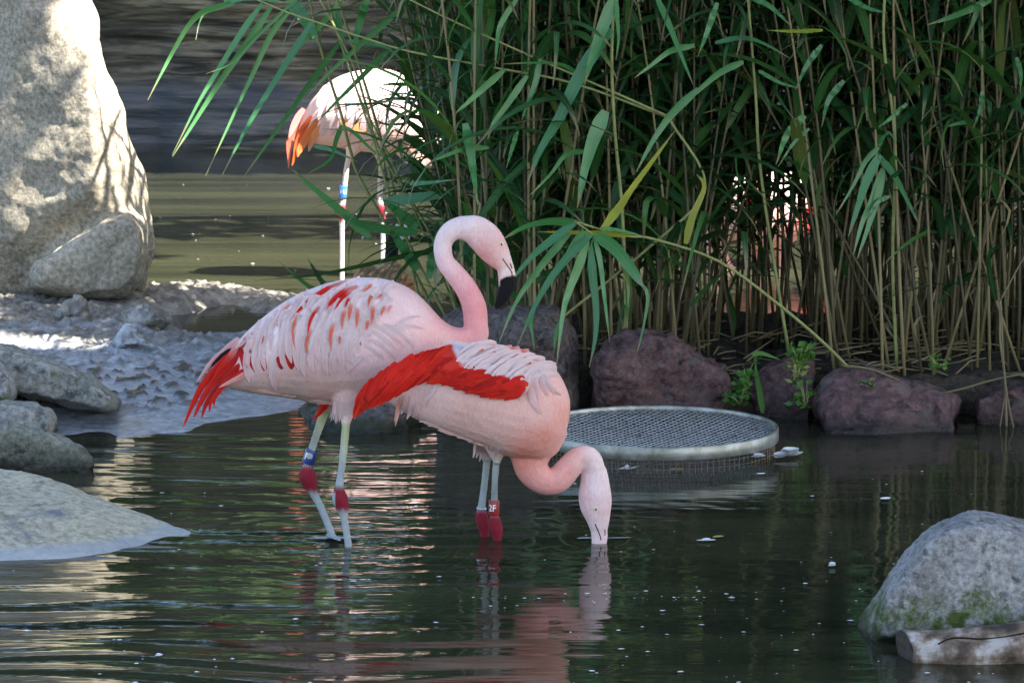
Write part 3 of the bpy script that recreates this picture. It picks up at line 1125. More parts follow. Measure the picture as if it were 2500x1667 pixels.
        for w in bm.verts:
            ang = w.co.x * squeeze / r + turn
            w.co = c + upv * w.co.y + (right * math.sin(ang) + Vector((0, -1, 0)) * math.cos(ang)) * (r + 0.0006)
        m = link(name, from_bm(name, bm), mat)
        m.parent = o
        return m


M['iris'] = plain('iris', (0.72, 0.66, 0.40), 0.15, 0.6, 0.1, 400)
M['pupil'] = plain('pupil', (0.01, 0.01, 0.01), 0.1, 0.6, 0.0)
M['mouth'] = plain('mouth_line', (0.02, 0.012, 0.012), 0.5, 0.3, 0.0)
M['nostril'] = plain('nostril', (0.22, 0.05, 0.05), 0.5, 0.3, 0.1)
M['band_blue'] = plain('blue_band', (0.012, 0.03, 0.15), 0.35, 0.5, 0.15, 150)
M['band_lightblue'] = plain('bright_blue_band', (0.04, 0.15, 0.55), 0.35, 0.5, 0.1, 150)
M['band_red'] = plain('red_band', (0.27, 0.008, 0.010), 0.35, 0.5, 0.15, 150)
M['band_white'] = plain('white_print', (0.78, 0.78, 0.76), 0.5, 0.4, 0.1, 150)
M['band_metal'] = plain('metal_anklet', (0.45, 0.47, 0.48), 0.4, 0.5, 0.1, 150, 0.7)

WHITE = (0.80, 0.72, 0.735)
PALE = (0.80, 0.62, 0.625)
PINK = (0.78, 0.45, 0.44)
SALMON = (0.72, 0.20, 0.13)
RED = (0.64, 0.020, 0.012)
DRED = (0.36, 0.012, 0.014)
JOINT = (0.21, 0.012, 0.025)


def legcol(c, u, v, joints, top, yellow, grey):
    """bare legs: yellowish above, red at the joint, grey below"""
    for (u0, u1, v0, vj, vj2, vb) in joints:
        k = sstep(v0 - 4, v0 + 6, v) * sstep(u0 - 1, u0, u) * sstep(u1 + 1, u1, u)
        if not k.any():
            continue
        lc = np.array(yellow) + (np.array(grey) - np.array(yellow)) * sstep(v0, vj, v)[:, None]
        lc = blend(lc, sstep(vj - 6, vj + 14, v + 3 * np.sin(u)) * sstep(vb + 10, vb - 8, v + 3 * np.sin(u * 1.7)), JOINT)
        c = c * (1 - k[:, None]) + lc * k[:, None]
    return c


# ---- the upright one
Y1 = 10.13
n1 = ground(851, 1333).y
f1 = ground(815, 1317).y + 0.04
bm = bmesh.new()
bm_body(bm, [(530, 905, 935, 0.02), (560, 860, 948, 0.045), (600, 812, 957, 0.075), (650, 768, 965, 0.10), (710, 727, 973, 0.122), (780, 697, 985, 0.135), (840, 682, 988, 0.14), (890, 677, 984, 0.138), (940, 681, 972, 0.132), (985, 696, 955, 0.122), (1020, 718, 938, 0.11), (1050, 748, 918, 0.098), (1080, 780, 897, 0.082), (1112, 798, 876, 0.064), (1150, 800, 850, 0.04)], Y1)


def chain3(pts, Y):
    return [(*C3(x, y), r / 3.618, Y) for x, y, r in pts]


bm_chain(bm, chain3([(330, 1330, 130), (480, 1320, 120), (590, 1240, 105), (585, 1130, 108), (576, 1000, 109), (545, 900, 104), (478, 780, 98), (390, 670, 92), (318, 580, 84), (293, 470, 82), (306, 385, 84), (360, 312, 92), (450, 278, 104), (560, 290, 130)], Y1), 0.92)
bm_chain(bm, chain3([(470, 282, 105), (570, 298, 136), (665, 368, 147), (735, 462, 138), (800, 552, 108), (850, 610, 76)], Y1), 0.68)
bm_chain(bm, chain3([(795, 545, 100), (842, 610, 76), (858, 690, 81), (862, 760, 79), (846, 830, 69), (815, 900, 52), (782, 955, 34), (752, 992, 14)], Y1), 0.60)
# thighs and legs
bm_chain(bm, [(850, 930, 50, Y1 - 0.05), (845, 985, 32, Y1 - 0.06), (845, 1022, 15, Y1 - 0.07), (843, 1036, 10.5, Y1 - 0.07)], 0.85)
bm_chain(bm, [(846, 1020, 10.5, Y1 - 0.07), (838, 1110, 10, Y1 - 0.09), (830, 1172, 10, n1), (828, 1198, 15, n1), (830, 1216, 20, n1), (836, 1238, 17, n1), (841, 1268, 9.5, n1), (851, 1333, 9.5, n1), (862, 1430, 10, n1)], 0.95, 12)
bm_chain(bm, [(815, 930, 40, Y1 + 0.05), (803, 985, 18, Y1 + 0.06), (795, 1005, 11, Y1 + 0.06)], 0.85)
bm_chain(bm, [(800, 985, 12, Y1 + 0.06), (779, 1043, 11, Y1 + 0.07), (760, 1100, 10.5, f1), (752, 1132, 11, f1), (750, 1158, 22, f1), (756, 1178, 20, f1), (766, 1204, 11, f1), (785, 1241, 9.5, f1), (815, 1317, 9.5, f1), (850, 1410, 10, f1)], 0.95, 12)

A1 = [(880, 700, WHITE), (760, 760, WHITE), (680, 830, WHITE), (600, 900, PALE), (620, 945, (0.52, 0.34, 0.29)), (720, 955, (0.56, 0.37, 0.31)), (800, 970, (0.62, 0.42, 0.36)), (860, 975, (0.72, 0.52, 0.47)), (840, 1010, (0.78, 0.68, 0.66)), (900, 850, PALE), (1000, 760, (0.80, 0.64, 0.64)), (1000, 860, (0.79, 0.58, 0.56)), (1070, 830, (0.80, 0.50, 0.48)), (1130, 800, (0.78, 0.38, 0.38)), (1165, 760, (0.76, 0.33, 0.35)), (1150, 715, (0.76, 0.35, 0.37)), (1125, 680, (0.79, 0.47, 0.49)), (1098, 645, (0.80, 0.60, 0.62)), (1080, 605, (0.80, 0.70, 0.73)), (1105, 560, WHITE), (1150, 540, WHITE), (1205, 540, (0.80, 0.70, 0.72)), (1200, 575, (0.78, 0.55, 0.55)), (1185, 620, (0.73, 0.37, 0.34)), (1205, 650, (0.70, 0.34, 0.30)), (1225, 600, (0.75, 0.47, 0.46)), (1238, 628, (0.78, 0.64, 0.62)), (1235, 665, (0.80, 0.70, 0.66)), (1250, 650, (0.80, 0.70, 0.66))]  # belly anchors: natural pink darkened with painted underside shade


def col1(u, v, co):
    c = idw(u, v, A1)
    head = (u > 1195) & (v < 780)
    b = np.interp(u, [C3(780, 0)[0], C3(800, 0)[0], C3(850, 0)[0], C3(905, 0)[0], C3(945, 0)[0]], [C3(0, 815)[1], C3(0, 735)[1], C3(0, 708)[1], C3(0, 696)[1], C3(0, 697)[1]])
    c = blend(c, np.where(head, sstep(-1.5, 1.5, v - b), 0), (0.005, 0.005, 0.006))
    c = blend(c, np.where((u > 1214) & (v > 648) & (v < 700) & (u < 1222), 0.5, 0), (0.7, 0.45, 0.42))
    legs = v > 1000
    c = np.where(legs[:, None], legcol(c, u, v, [(818, 900, 1032, 1186, 0, 1246), (700, 818, 1000, 1132, 0, 1200)], 0, (0.42, 0.44, 0.24), (0.33, 0.37, 0.38)), c)
    return c


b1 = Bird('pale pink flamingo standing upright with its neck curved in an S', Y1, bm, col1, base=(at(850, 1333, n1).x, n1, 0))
b1.eye(*C3(812, 420), 0.0062)
b1.line([C3(822, 548), C3(850, 590), C3(880, 630), C3(900, 665), C3(908, 700)], 0.0013, 'mouth_line', M['mouth'])
b1.line([C3(887, 590), C3(897, 612), C3(905, 635)], 0.0017, 'nostril', M['nostril'])
bd = b1.band((762, 1097), (751, 1131), 0.0165, f1, M['band_blue'])
b1.band_text(bd, 'F', 0.026, -0.55, M['band_white'])

RJ = random.Random(5)


def jc(c, s=0.05):
    k = 1 + RJ.uniform(-s, s)
    return tuple(min(0.84, x * k) for x in c)


# dark red flight feathers glimpsed under the drooping ones, then the long feathers row by row
for (x0, y0, x1, y1_, w) in [(500, 890, 530, 1085, 70), (560, 960, 590, 1070, 70), (740, 960, 750, 1050, 60), (800, 930, 815, 1050, 70), (860, 950, 850, 1045, 60), (1015, 950, 1018, 1025, 30), (640, 960, 640, 1060, 60)]:
    b1.feather([C1(x0, y0), C1((x0 + x1) / 2 + 4, (y0 + y1_) / 2), C1(x1, y1_)], w / 2.613, [DRED, RED, DRED], (0.001, 0.003), name='flight_feather')
row1 = [(548, 1132), (600, 1085), (650, 1060), (716, 1188), (772, 1052), (815, 1010), (866, 1060), (905, 1105), (958, 1075), (1000, 1010), (1045, 1090), (1100, 1075), (1150, 1055), (1205, 1030)]
for i, (x, y) in enumerate(row1):
    L = 380 + RJ.uniform(-30, 40)
    b1.feather([C1(x + 75, y - L), C1(x + 8, y - L * 0.6), C1(x - 22, y - L * 0.25), C1(x, y)], (66 + RJ.uniform(-8, 10)) / 2.613, [jc(WHITE, .02), jc(WHITE, .02), jc((0.80, 0.66, 0.67), .03), jc((0.80, 0.62, 0.62), .04)], (0.002, 0.0055), name='scapular_feather', blunt=1.9, seg=11)
for r, (ylo, xa, xb, dx, dy, nn) in enumerate([(985, 600, 1230, 95, -340, 15), (880, 640, 1300, 130, -320, 13), (770, 730, 1360, 170, -250, 8), (680, 820, 1400, 200, -180, 6)]):
    for i in range(nn):
        x = xa + (xb - xa) * i / (nn - 1) + RJ.uniform(-14, 14)
        y = ylo + 40 * math.sin(i * 2.1) + RJ.uniform(-18, 18) - 0.06 * (x - xa) * (r > 1)
        st = C1(x + dx, y + dy)
        if b1.hit(*st)[0] is None:
            st = C1(x + dx * 0.55, y + dy * 0.5)
            if b1.hit(*st)[0] is None:
                continue
        mid = C1(x + dx * 0.28 - 16, y + dy * 0.42)
        b1.feather([st, mid, C1(x, y)], (62 + RJ.uniform(-10, 8)) / 2.613, [jc(WHITE, .02), jc(WHITE, .02), jc(WHITE, .02), jc((0.80, 0.64, 0.65), 0.03)], (0.0012 + 0.0008 * r, 0.0036 + 0.0009 * r), name='covert_feather', blunt=1.9, seg=11)
streaks = [([(1165, 488), (1010, 555), (885, 650), (808, 735)], 40, RED), ([(1235, 518), (1120, 575), (1065, 625), (1035, 675)], 44, RED), ([(1195, 545), (1130, 610), (1085, 675)], 30, RED), ([(1185, 590), (1150, 660)], 22, RED), ([(992, 648), (935, 735), (915, 845)], 26, RED), ([(850, 700), (820, 810), (842, 935)], 22, SALMON), ([(940, 790), (905, 890), (925, 960)], 24, SALMON), ([(1155, 670), (1140, 730), (1135, 805)], 28, SALMON), ([(1195, 630), (1185, 690), (1180, 745)], 32, SALMON), ([(1238, 660), (1232, 730), (1230, 795)], 26, SALMON), ([(1335, 565), (1315, 600), (1300, 655)], 30, SALMON), ([(1335, 645), (1330, 700), (1325, 770)], 32, SALMON), ([(1085, 755), (1062, 840), (1070, 940)], 30, SALMON), ([(1122, 835), (1120, 895)], 18, SALMON), ([(1302, 735), (1292, 805)], 26, SALMON), ([(1412, 645), (1380, 712)], 22, SALMON), ([(805, 630), (745, 700), (695, 775)], 26, (0.74, 0.34, 0.30)), ([(1330, 505), (1270, 560)], 22, SALMON), ([(1390, 570), (1365, 600)], 20, SALMON), ([(640, 830), (622, 900)], 14, SALMON), ([(1450, 640), (1425, 700)], 20, (0.76, 0.40, 0.36))]
for pts, w, c in streaks:
    b1.feather([C1(*p) for p in pts], w / 2.613, [tuple(0.5 * (a + b) for a, b in zip(c, WHITE)), jc(c, 0.1), jc(c, 0.1), jc(c, 0.1), tuple((a + b) / 2 for a, b in zip(c, PALE))], (0.0075, 0.0095), name='red_streaked_feather', blunt=1.4, seg=9)
# plumes on the breast side
for (pts, w) in [([(1340, 765), (1400, 790), (1470, 840), (1540, 915)], 40), ([(1320, 800), (1390, 835), (1450, 880), (1500, 950)], 40), ([(1305, 850), (1370, 880), (1430, 925), (1470, 985)], 38), ([(1480, 770), (1560, 720), (1640, 710)], 30), ([(1470, 800), (1560, 770), (1660, 790)], 34), ([(1290, 900), (1350, 930), (1400, 985)], 34), ([(1400, 760), (1470, 790), (1560, 860), (1600, 930)], 36), ([(1260, 960), (1210, 1010), (1160, 1080)], 40)]:
    b1.feather([C1(*p) for p in pts], w / 2.613, [jc(WHITE), jc(WHITE), jc((0.80, 0.60, 0.585))], (0.003, 0.006), name='breast_plume', blunt=2.0)
# tail: long red quills with a pale and a black one
tails = [([(480, 850), (400, 920), (300, 1010), (207, 1135)], 44, [PALE, PINK, (0.80, 0.6, 0.6)], 0.01), ([(440, 915), (360, 970), (290, 1045)], 30, [(0.02, 0.015, 0.02)] * 2, 0.0), ([(500, 890), (370, 1010), (260, 1130), (190, 1260), (124, 1416)], 52, [RED] * 4, -0.03), ([(520, 930), (400, 1040), (300, 1150), (235, 1260), (190, 1356)], 50, [RED, RED, jc(RED, 0.2)], -0.04), ([(530, 990), (420, 1080), (330, 1180), (270, 1270), (240, 1362)], 46, [RED, DRED, RED], -0.045), ([(520, 1050), (420, 1110), (350, 1190), (300, 1260), (290, 1322)], 40, [RED, RED, RED], -0.05), ([(470, 1060), (390, 1130), (330, 1220), (318, 1290)], 34, [DRED, RED, RED], -0.05), ([(470, 880), (430, 960), (360, 1040), (300, 1140)], 46, [PINK, RED, RED], -0.045), ([(530, 860), (500, 930), (430, 1000), (330, 1090)], 50, [(0.55, 0.2, 0.22), RED, RED], -0.04), ([(540, 1060), (480, 1100), (420, 1130), (350, 1165)], 34, [(0.72, 0.3, 0.28), (0.76, 0.5, 0.47)], -0.055), ([(560, 810), (520, 860), (440, 930)], 40, [WHITE, PALE, PALE], -0.05), ([(560, 830), (540, 930), (532, 1060)], 46, [WHITE, PALE, PALE], -0.075)]
for pts, w, cc, dy in tails:
    b1.feather([C1(*p) for p in pts], w / 2.613, [jc(c, 0.08) for c in cc], (0, 0), Yf=Y1 + dy - 0.02, name='tail_feather', blunt=2.2, seg=12, cup=0.3)
b1.feather([C1(1050, 1265), C1(1000, 1320), C1(948, 1378)], 14, [RED, RED, RED], (0, 0), Yf=Y1 + 0.03, name='far_wing_tip', blunt=2)
b1.feather([C1(1010, 1270), C1(985, 1310), C1(965, 1345)], 9, [RED, SALMON], (0, 0), Yf=Y1 + 0.025, name='far_wing_tip', blunt=2)
for k in range(18):
    x = 1062 + k * 9 + RJ.uniform(-5, 5)
    b1.feather([C1(x + 8, 1250 + RJ.uniform(-20, 20)), C1(x + 3, 1320), C1(x - 2 + (k - 9) * 1.0, 1362 + 24 * math.sin(k * 0.36) + RJ.uniform(-10, 14))], 7, [PALE, jc((0.79, 0.68, 0.66)), jc((0.79, 0.70, 0.68))], (0.001, 0.004), name='thigh_plume', blunt=1.2, seg=7)
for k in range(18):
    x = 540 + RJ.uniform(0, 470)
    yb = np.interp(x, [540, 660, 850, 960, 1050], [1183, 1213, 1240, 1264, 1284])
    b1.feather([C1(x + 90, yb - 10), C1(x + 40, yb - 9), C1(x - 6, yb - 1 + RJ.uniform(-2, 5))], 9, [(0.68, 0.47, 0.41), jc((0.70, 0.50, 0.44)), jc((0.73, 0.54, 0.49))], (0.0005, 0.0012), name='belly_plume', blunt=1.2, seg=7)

# ---- the bending one
Y2 = 9.93
n2 = ground(1212, 1318).y
f2 = ground(1180, 1309).y
hd = ground(1462, 1314).y - 0.06
bm = bmesh.new()
bm_body(bm, [(930, 940, 966, 0.015), (960, 912, 990, 0.035), (1010, 875, 1020, 0.06), (1060, 852, 1044, 0.085), (1110, 838, 1064, 0.105), (1160, 835, 1085, 0.118), (1205, 838, 1102, 0.125), (1245, 845, 1116, 0.127), (1285, 855, 1124, 0.125), (1320, 871, 1124, 0.118), (1348, 892, 1108, 0.105), (1370, 920, 1080, 0.085), (1385, 952, 1044, 0.06), (1392, 978, 1010, 0.03)], Y2)


def chain2(pts, Ya, Yb):
    n = len(pts)
    return [(*C2(x, y), r / 2.412, Ya + (Yb - Ya) * i / (n - 1)) for i, (x, y, r) in enumerate(pts)]


bm_chain(bm, chain2([(1220, 830, 200), (1205, 930, 165), (1195, 1010, 118), (1212, 1085, 98), (1275, 1142, 82), (1352, 1136, 80), (1418, 1068, 76), (1475, 1005, 66), (1535, 1003, 66), (1560, 1055, 70), (1570, 1120, 58)], Y2, hd), 0.9)
bm_chain(bm, chain2([(1566, 1070, 76), (1573, 1150, 87), (1574, 1225, 98), (1580, 1295, 94), (1592, 1365, 72), (1598, 1425, 54)], hd, hd), 0.72)
bm_chain(bm, chain2([(1594, 1380, 64), (1598, 1430, 52), (1600, 1490, 48), (1588, 1560, 40), (1560, 1630, 24)], hd, hd), 0.6)
bm_chain(bm, [(1205, 1050, 44, Y2 - 0.03), (1212, 1095, 26, Y2 - 0.02), (1213, 1122, 12, Y2), (1212, 1132, 9, Y2)], 0.85)
bm_chain(bm, [(1213, 1112, 9.5, Y2), (1208, 1177, 8.8, (Y2 + n2) / 2), (1207, 1222, 9, n2), (1206, 1256, 11, n2), (1209, 1275, 16.5, n2), (1213, 1297, 16, n2), (1215, 1318, 11, n2), (1218, 1400, 10, n2)], 0.95, 12)
bm_chain(bm, [(1180, 1050, 36, Y2 + 0.07), (1186, 1095, 22, Y2 + 0.08), (1190, 1125, 11, Y2 + 0.09)], 0.85)
bm_chain(bm, [(1190, 1112, 9.5, Y2 + 0.09), (1183, 1180, 9, (Y2 + f2) / 2 + 0.05), (1176, 1235, 10, f2), (1176, 1258, 15.5, f2), (1180, 1282, 15.5, f2), (1184, 1309, 11, f2), (1190, 1390, 10, f2)], 0.95, 12)
A2 = [(1150, 850, WHITE), (1220, 870, WHITE), (1300, 900, (0.80, 0.60, 0.58)), (1370, 950, (0.79, 0.50, 0.46)), (1385, 1010, (0.77, 0.40, 0.33)), (1310, 1000, (0.77, 0.52, 0.48)), (1240, 1010, (0.74, 0.50, 0.44)), (1150, 1010, (0.70, 0.47, 0.40)), (1040, 1000, (0.74, 0.53, 0.48)), (1010, 1020, (0.76, 0.60, 0.56)), (1190, 1080, (0.70, 0.46, 0.40)), (1200, 1110, (0.74, 0.62, 0.58)), (1330, 1070, (0.72, 0.32, 0.25)), (1280, 1110, (0.72, 0.27, 0.20)), (1270, 1140, (0.74, 0.29, 0.23)), (1300, 1185, (0.76, 0.38, 0.35)), (1350, 1190, (0.76, 0.37, 0.34)), (1390, 1155, (0.76, 0.37, 0.33)), (1410, 1110, (0.78, 0.46, 0.43)), (1428, 1100, (0.80, 0.62, 0.61)), (1450, 1105, WHITE), (1455, 1150, (0.81, 0.74, 0.75)), (1455, 1190, (0.81, 0.72, 0.74)), (1432, 1225, (0.79, 0.58, 0.59)), (1475, 1235, (0.79, 0.62, 0.63)), (1440, 1262, (0.79, 0.60, 0.61)), (1460, 1290, (0.79, 0.70, 0.71))]


def col2(u, v, co):
    c = idw(u, v, A2)
    legs = (v > 1115) & (u < 1234) & (u > 1150)
    c = np.where(legs[:, None], legcol(c, u, v, [(1194.5, 1234, 1122, 1252, 0, 1345), (1150, 1194.5, 1118, 1240, 0, 1345)], 0, (0.40, 0.43, 0.38), (0.36, 0.41, 0.42)), c)
    return c


b2 = Bird('pink flamingo bending down with its bill dipped in the water', Y2, bm, col2, base=(at(1212, 1318, n2).x, n2, 0))
b2.eye(*C2(1580, 1308), 0.0062)
b2.line([C2(1575, 1395), C2(1590, 1430), C2(1603, 1462), C2(1610, 1490)], 0.0015, 'mouth_line', M['mouth'])
b2.line([C2(1632, 1428), C2(1633, 1448), C2(1632, 1462)], 0.0016, 'nostril', M['nostril'])
bd = b2.band((1206.5, 1220), (1206, 1257), 0.0145, n2, M['band_red'])
b2.band_text(bd, '2F', 0.026, -0.35, M['band_white'], 0.85)
b2.band((1176, 1238), (1175.5, 1243), 0.0135, f2, M['band_metal'], 'anklet')

# the dropped red wing: a thick curved panel, then its feathers
UE = catmull([(150, 775), (180, 655), (240, 572), (330, 492), (440, 432), (540, 388), (640, 362), (740, 340), (830, 380), (930, 440), (1050, 490), (1120, 520), (1182, 552)], 3)
LE = catmull([(150, 775), (190, 742), (250, 706), (320, 682), (400, 640), (480, 592), (560, 562), (640, 566), (740, 592), (850, 630), (1000, 655), (1110, 660), (1182, 600)], 3)
front, back = [], []
S = 8
for i, (a, b) in enumerate(zip(UE, LE)):
    t = i / (len(UE) - 1)
    for k in range(S + 1):
        s = k / S
        u, v = C2(*(a * (1 - s) + b * s))
        lift = 0.085 * (1 - sstep(0.25, 0.55, t)) + 0.010
        h = b2.hit(u, v)[0]
        yb = h.y if h is not None else Y2 - 0.03
        yb = min(yb, Y2 - 0.02) if t > 0.3 else Y2 - 0.03
        Yp = yb - lift * (0.4 + 0.6 * math.sin(math.pi * min(1, max(0, t * 1.4 + 0.1)))) - 0.006 - 0.02 * math.sin(math.pi * s)
        front.append(at(u, v, Yp))
        back.append(at(u, v, Yp + 0.014 * math.sin(math.pi * (0.12 + 0.76 * s)) + 0.002))
nn = len(front)
faces = []
for i in range(len(UE) - 1):
    for k in range(S):
        a = i * (S + 1) + k
        faces.append((a, a + 1, a + S + 2, a + S + 1))
        faces.append((nn + a, nn + a + S + 1, nn + a + S + 2, nn + a + 1))
    for k in (0, S):
        a = i * (S + 1) + k
        faces.append((a, a + S + 1, nn + a + S + 1, nn + a))
for base_i in (0, len(UE) - 1):
    for k in range(S):
        a = base_i * (S + 1) + k
        faces.append((a, nn + a, nn + a + 1, a + 1))
me = pyd('wing', front + back, faces)
bm = bmesh.new()
bm.from_mesh(me)
bmesh.ops.recalc_face_normals(bm, faces=bm.faces)
bm.to_mesh(me)
bm.free()
pu, pv = pixels(get_co(me))
px_, py_ = (pu - 800) * 2.412, (pv - 700) * 2.412


def hem(x):
    return np.interp(x, [735, 750, 800, 880, 920, 1000, 1080, 1170, 1200], [330, 425, 462, 486, 512, 510, 536, 543, 545])


kw_ = np.where(px_ > 738, sstep(6, -6, py_ - hem(px_)), 0)[:, None]
set_col(me, np.array([0.62, 0.03, 0.014]) * (1 - kw_) + np.array((0.81, 0.65, 0.64)) * kw_)
wing = adopt(link('wing', me, M['plumage']), b2.root)
tag(wing, 'bright red dropped wing')
body_bvh = b2.bvh
wco = get_co(me)
b2.bvh = BVHTree.FromPolygons([Vector(c) for c in wco], [tuple(p.vertices) for p in me.polygons])
cnt = 0
for r in range(3):
    for i in range(3, len(UE) - 1, 1):
        s0 = 0.02 + r * 0.30 + RJ.uniform(-0.05, 0.05)
        s1 = min(1.06, s0 + 0.42 + RJ.uniform(-0.05, 0.08))
        j = max(0, i - 3 - RJ.randint(0, 1))
        a0 = UE[i] * (1 - s0) + LE[i] * s0
        a1 = UE[j] * (1 - s1) + LE[j] * s1
        m_ = (a0 + a1) / 2 + np.array([6, -6])
        if a0[0] > 735 and a0[1] < hem(a0[0]) - 4:
            continue
        if a1[0] > 735 and a1[1] < hem(a1[0]) + 10:
            continue
        k = RJ.random()
        cc = (0.68, 0.022, 0.012) if k < 0.75 else ((0.70, 0.04, 0.017) if k < 0.88 else (0.50, 0.014, 0.010))
        b2.feather([C2(*a0), C2(*m_), C2(*a1)], (44 + RJ.uniform(-8, 10)) / 2.412, [jc(cc, 0.1), jc(cc, 0.12), jc(cc, 0.12)], (0.001 + 0.0008 * (2 - r), 0.0022 + 0.0009 * (2 - r)), name='red_wing_feather', blunt=2.6, seg=8)
for pts in [[(330, 500), (240, 600), (150, 778)], [(360, 560), (260, 640), (165, 770)], [(420, 560), (320, 630), (200, 730)], [(300, 520), (220, 620), (175, 730)]]:
    b2.feather([C2(*p) for p in pts], 34 / 2.412, [RED, RED, (0.72, 0.06, 0.02)], (0.002, 0.004), name='red_wing_feather', blunt=2.0)
# the white shoulder feathers above it
bco = get_co(b2.body.data)
both_bvh = BVHTree.FromPolygons([Vector(x) for x in bco] + [Vector(x) for x in wco], [tuple(p.vertices) for p in b2.body.data.polygons] + [tuple(i + len(bco) for i in p.vertices) for p in me.polygons])
cnt = 0
for r, (tips, dx, dy) in enumerate([([(748, 440), (800, 472), (830, 484), (870, 492), (915, 512), (960, 522), (1000, 518), (1040, 530), (1080, 541), (1130, 548), (1172, 546)], 190, -75), ([(775, 405), (815, 425), (865, 442), (915, 455), (970, 468), (1020, 478), (1070, 488), (1120, 498), (1168, 504)], 180, -62), ([(850, 372), (930, 398), (1000, 418), (1065, 438), (1130, 456), (1185, 474)], 150, -28)]):
    for (x, y) in tips:
        x += RJ.uniform(-10, 10)
        y += RJ.uniform(-6, 6)
        b2.bvh = both_bvh
        if body_bvh.ray_cast(CAM, ray(*C2(x + dx, y + dy)).normalized())[0] is None:
            dy2 = dy * 0.2
        else:
            dy2 = dy
        yb = []
        P0, P1 = C2(x + dx, y + dy2), C2(x, y)
        h = body_bvh.ray_cast(CAM, ray(*P0).normalized())[0]
        ok = h is not None
        b2.feather([P0, C2(x + dx * 0.5, y + dy2 * 0.55 - 4), P1], (64 + RJ.uniform(-8, 8)) / 2.412, [jc((0.80, 0.66, 0.66), .02), jc(WHITE, .02), jc(WHITE, .02), jc(WHITE, .02)], (0.006 + 0.001 * r, 0.0085 + 0.001 * r), name='shoulder_feather', blunt=3.0)
for pts, w in [([(985, 342), (930, 362), (876, 392)], 24), ([(1085, 348), (1010, 372), (945, 404)], 28), ([(1130, 356), (1070, 380), (1015, 412)], 30), ([(1185, 372), (1130, 385), (1080, 405)], 26), ([(1220, 395), (1180, 412), (1135, 442)], 26), ([(1140, 398), (1105, 412), (1062, 440)], 22), ([(1240, 430), (1200, 445), (1170, 462)], 20)]:
    b2.feather([C2(*p) for p in pts], w / 2.412, [(0.76, 0.45, 0.42), SALMON, SALMON, (0.78, 0.42, 0.36)], (0.0115, 0.013), name='red_streaked_feather', blunt=2.0)
b2.feather([C2(850, 345), C2(720, 325), C2(645, 362)], 22 / 2.412, [WHITE, WHITE, PALE], (0.0, 0.0), Yf=Y2 - 0.10, name='shoulder_feather', blunt=2)
for pts, w in [([(1195, 478), (1190, 560), (1196, 690)], 44), ([(1215, 475), (1222, 570), (1240, 680)], 46), ([(1235, 480), (1262, 560), (1300, 650)], 44), ([(1250, 500), (1300, 570), (1340, 640)], 40), ([(1180, 500), (1170, 590), (1130, 680)], 40), ([(1200, 600), (1215, 680), (1260, 750)], 44), ([(1270, 540), (1320, 600), (1380, 640)], 34)]:
    b2.feather([C2(*p) for p in pts], w / 2.412, [WHITE, jc((0.80, 0.63, 0.62)), jc((0.79, 0.56, 0.53))], (0.008, 0.008), name='breast_plume', blunt=2.2)
# loose rump feathers and belly fringe
for pts, w, c in [([(600, 570), (585, 640), (565, 715)], 30, PALE), ([(640, 580), (600, 640), (550, 700)], 26, WHITE), ([(440, 640), (420, 720), (398, 820)], 26, (0.78, 0.55, 0.48)), ([(425, 660), (405, 740), (392, 800)], 18, (0.72, 0.36, 0.26)), ([(470, 640), (450, 710), (430, 750)], 34, PALE), ([(500, 650), (490, 720), (465, 782)], 34, PALE), ([(540, 680), (520, 740), (500, 770)], 34, PALE)]:
    b2.feather([C2(*p) for p in pts], w / 2.412, [jc(c), jc(c), jc(c)], (0.006, 0.012), name='rump_feather', blunt=1.9)
for k in range(18):
    x = 540 + RJ.uniform(0, 300)
    yb = np.interp(x, [530, 620, 720, 830, 900], [785, 826, 868, 908, 960])
    b2.feather([C2(x + 80, yb + 18), C2(x + 36, yb + 2), C2(x - 8, yb + RJ.uniform(-2, 6))], 10, [(0.70, 0.48, 0.41), jc((0.73, 0.53, 0.47)), jc((0.76, 0.58, 0.53))], (0.0005, 0.0015), name='belly_plume', blunt=1.2, seg=7)
for k in range(16):
    x = 862 + k * 10.5 + RJ.uniform(-5, 5)
    b2.feather([C2(x + 10, 905 + RJ.uniform(-15, 15)), C2(x + 4, 975), C2(x - 4, 1016 - abs(k - 4) * 2.5 + RJ.uniform(-10, 16))], 8, [(0.74, 0.55, 0.5), jc((0.76, 0.62, 0.58)), jc((0.78, 0.68, 0.66))], (0.001, 0.004), name='thigh_plume', blunt=1.2, seg=7)

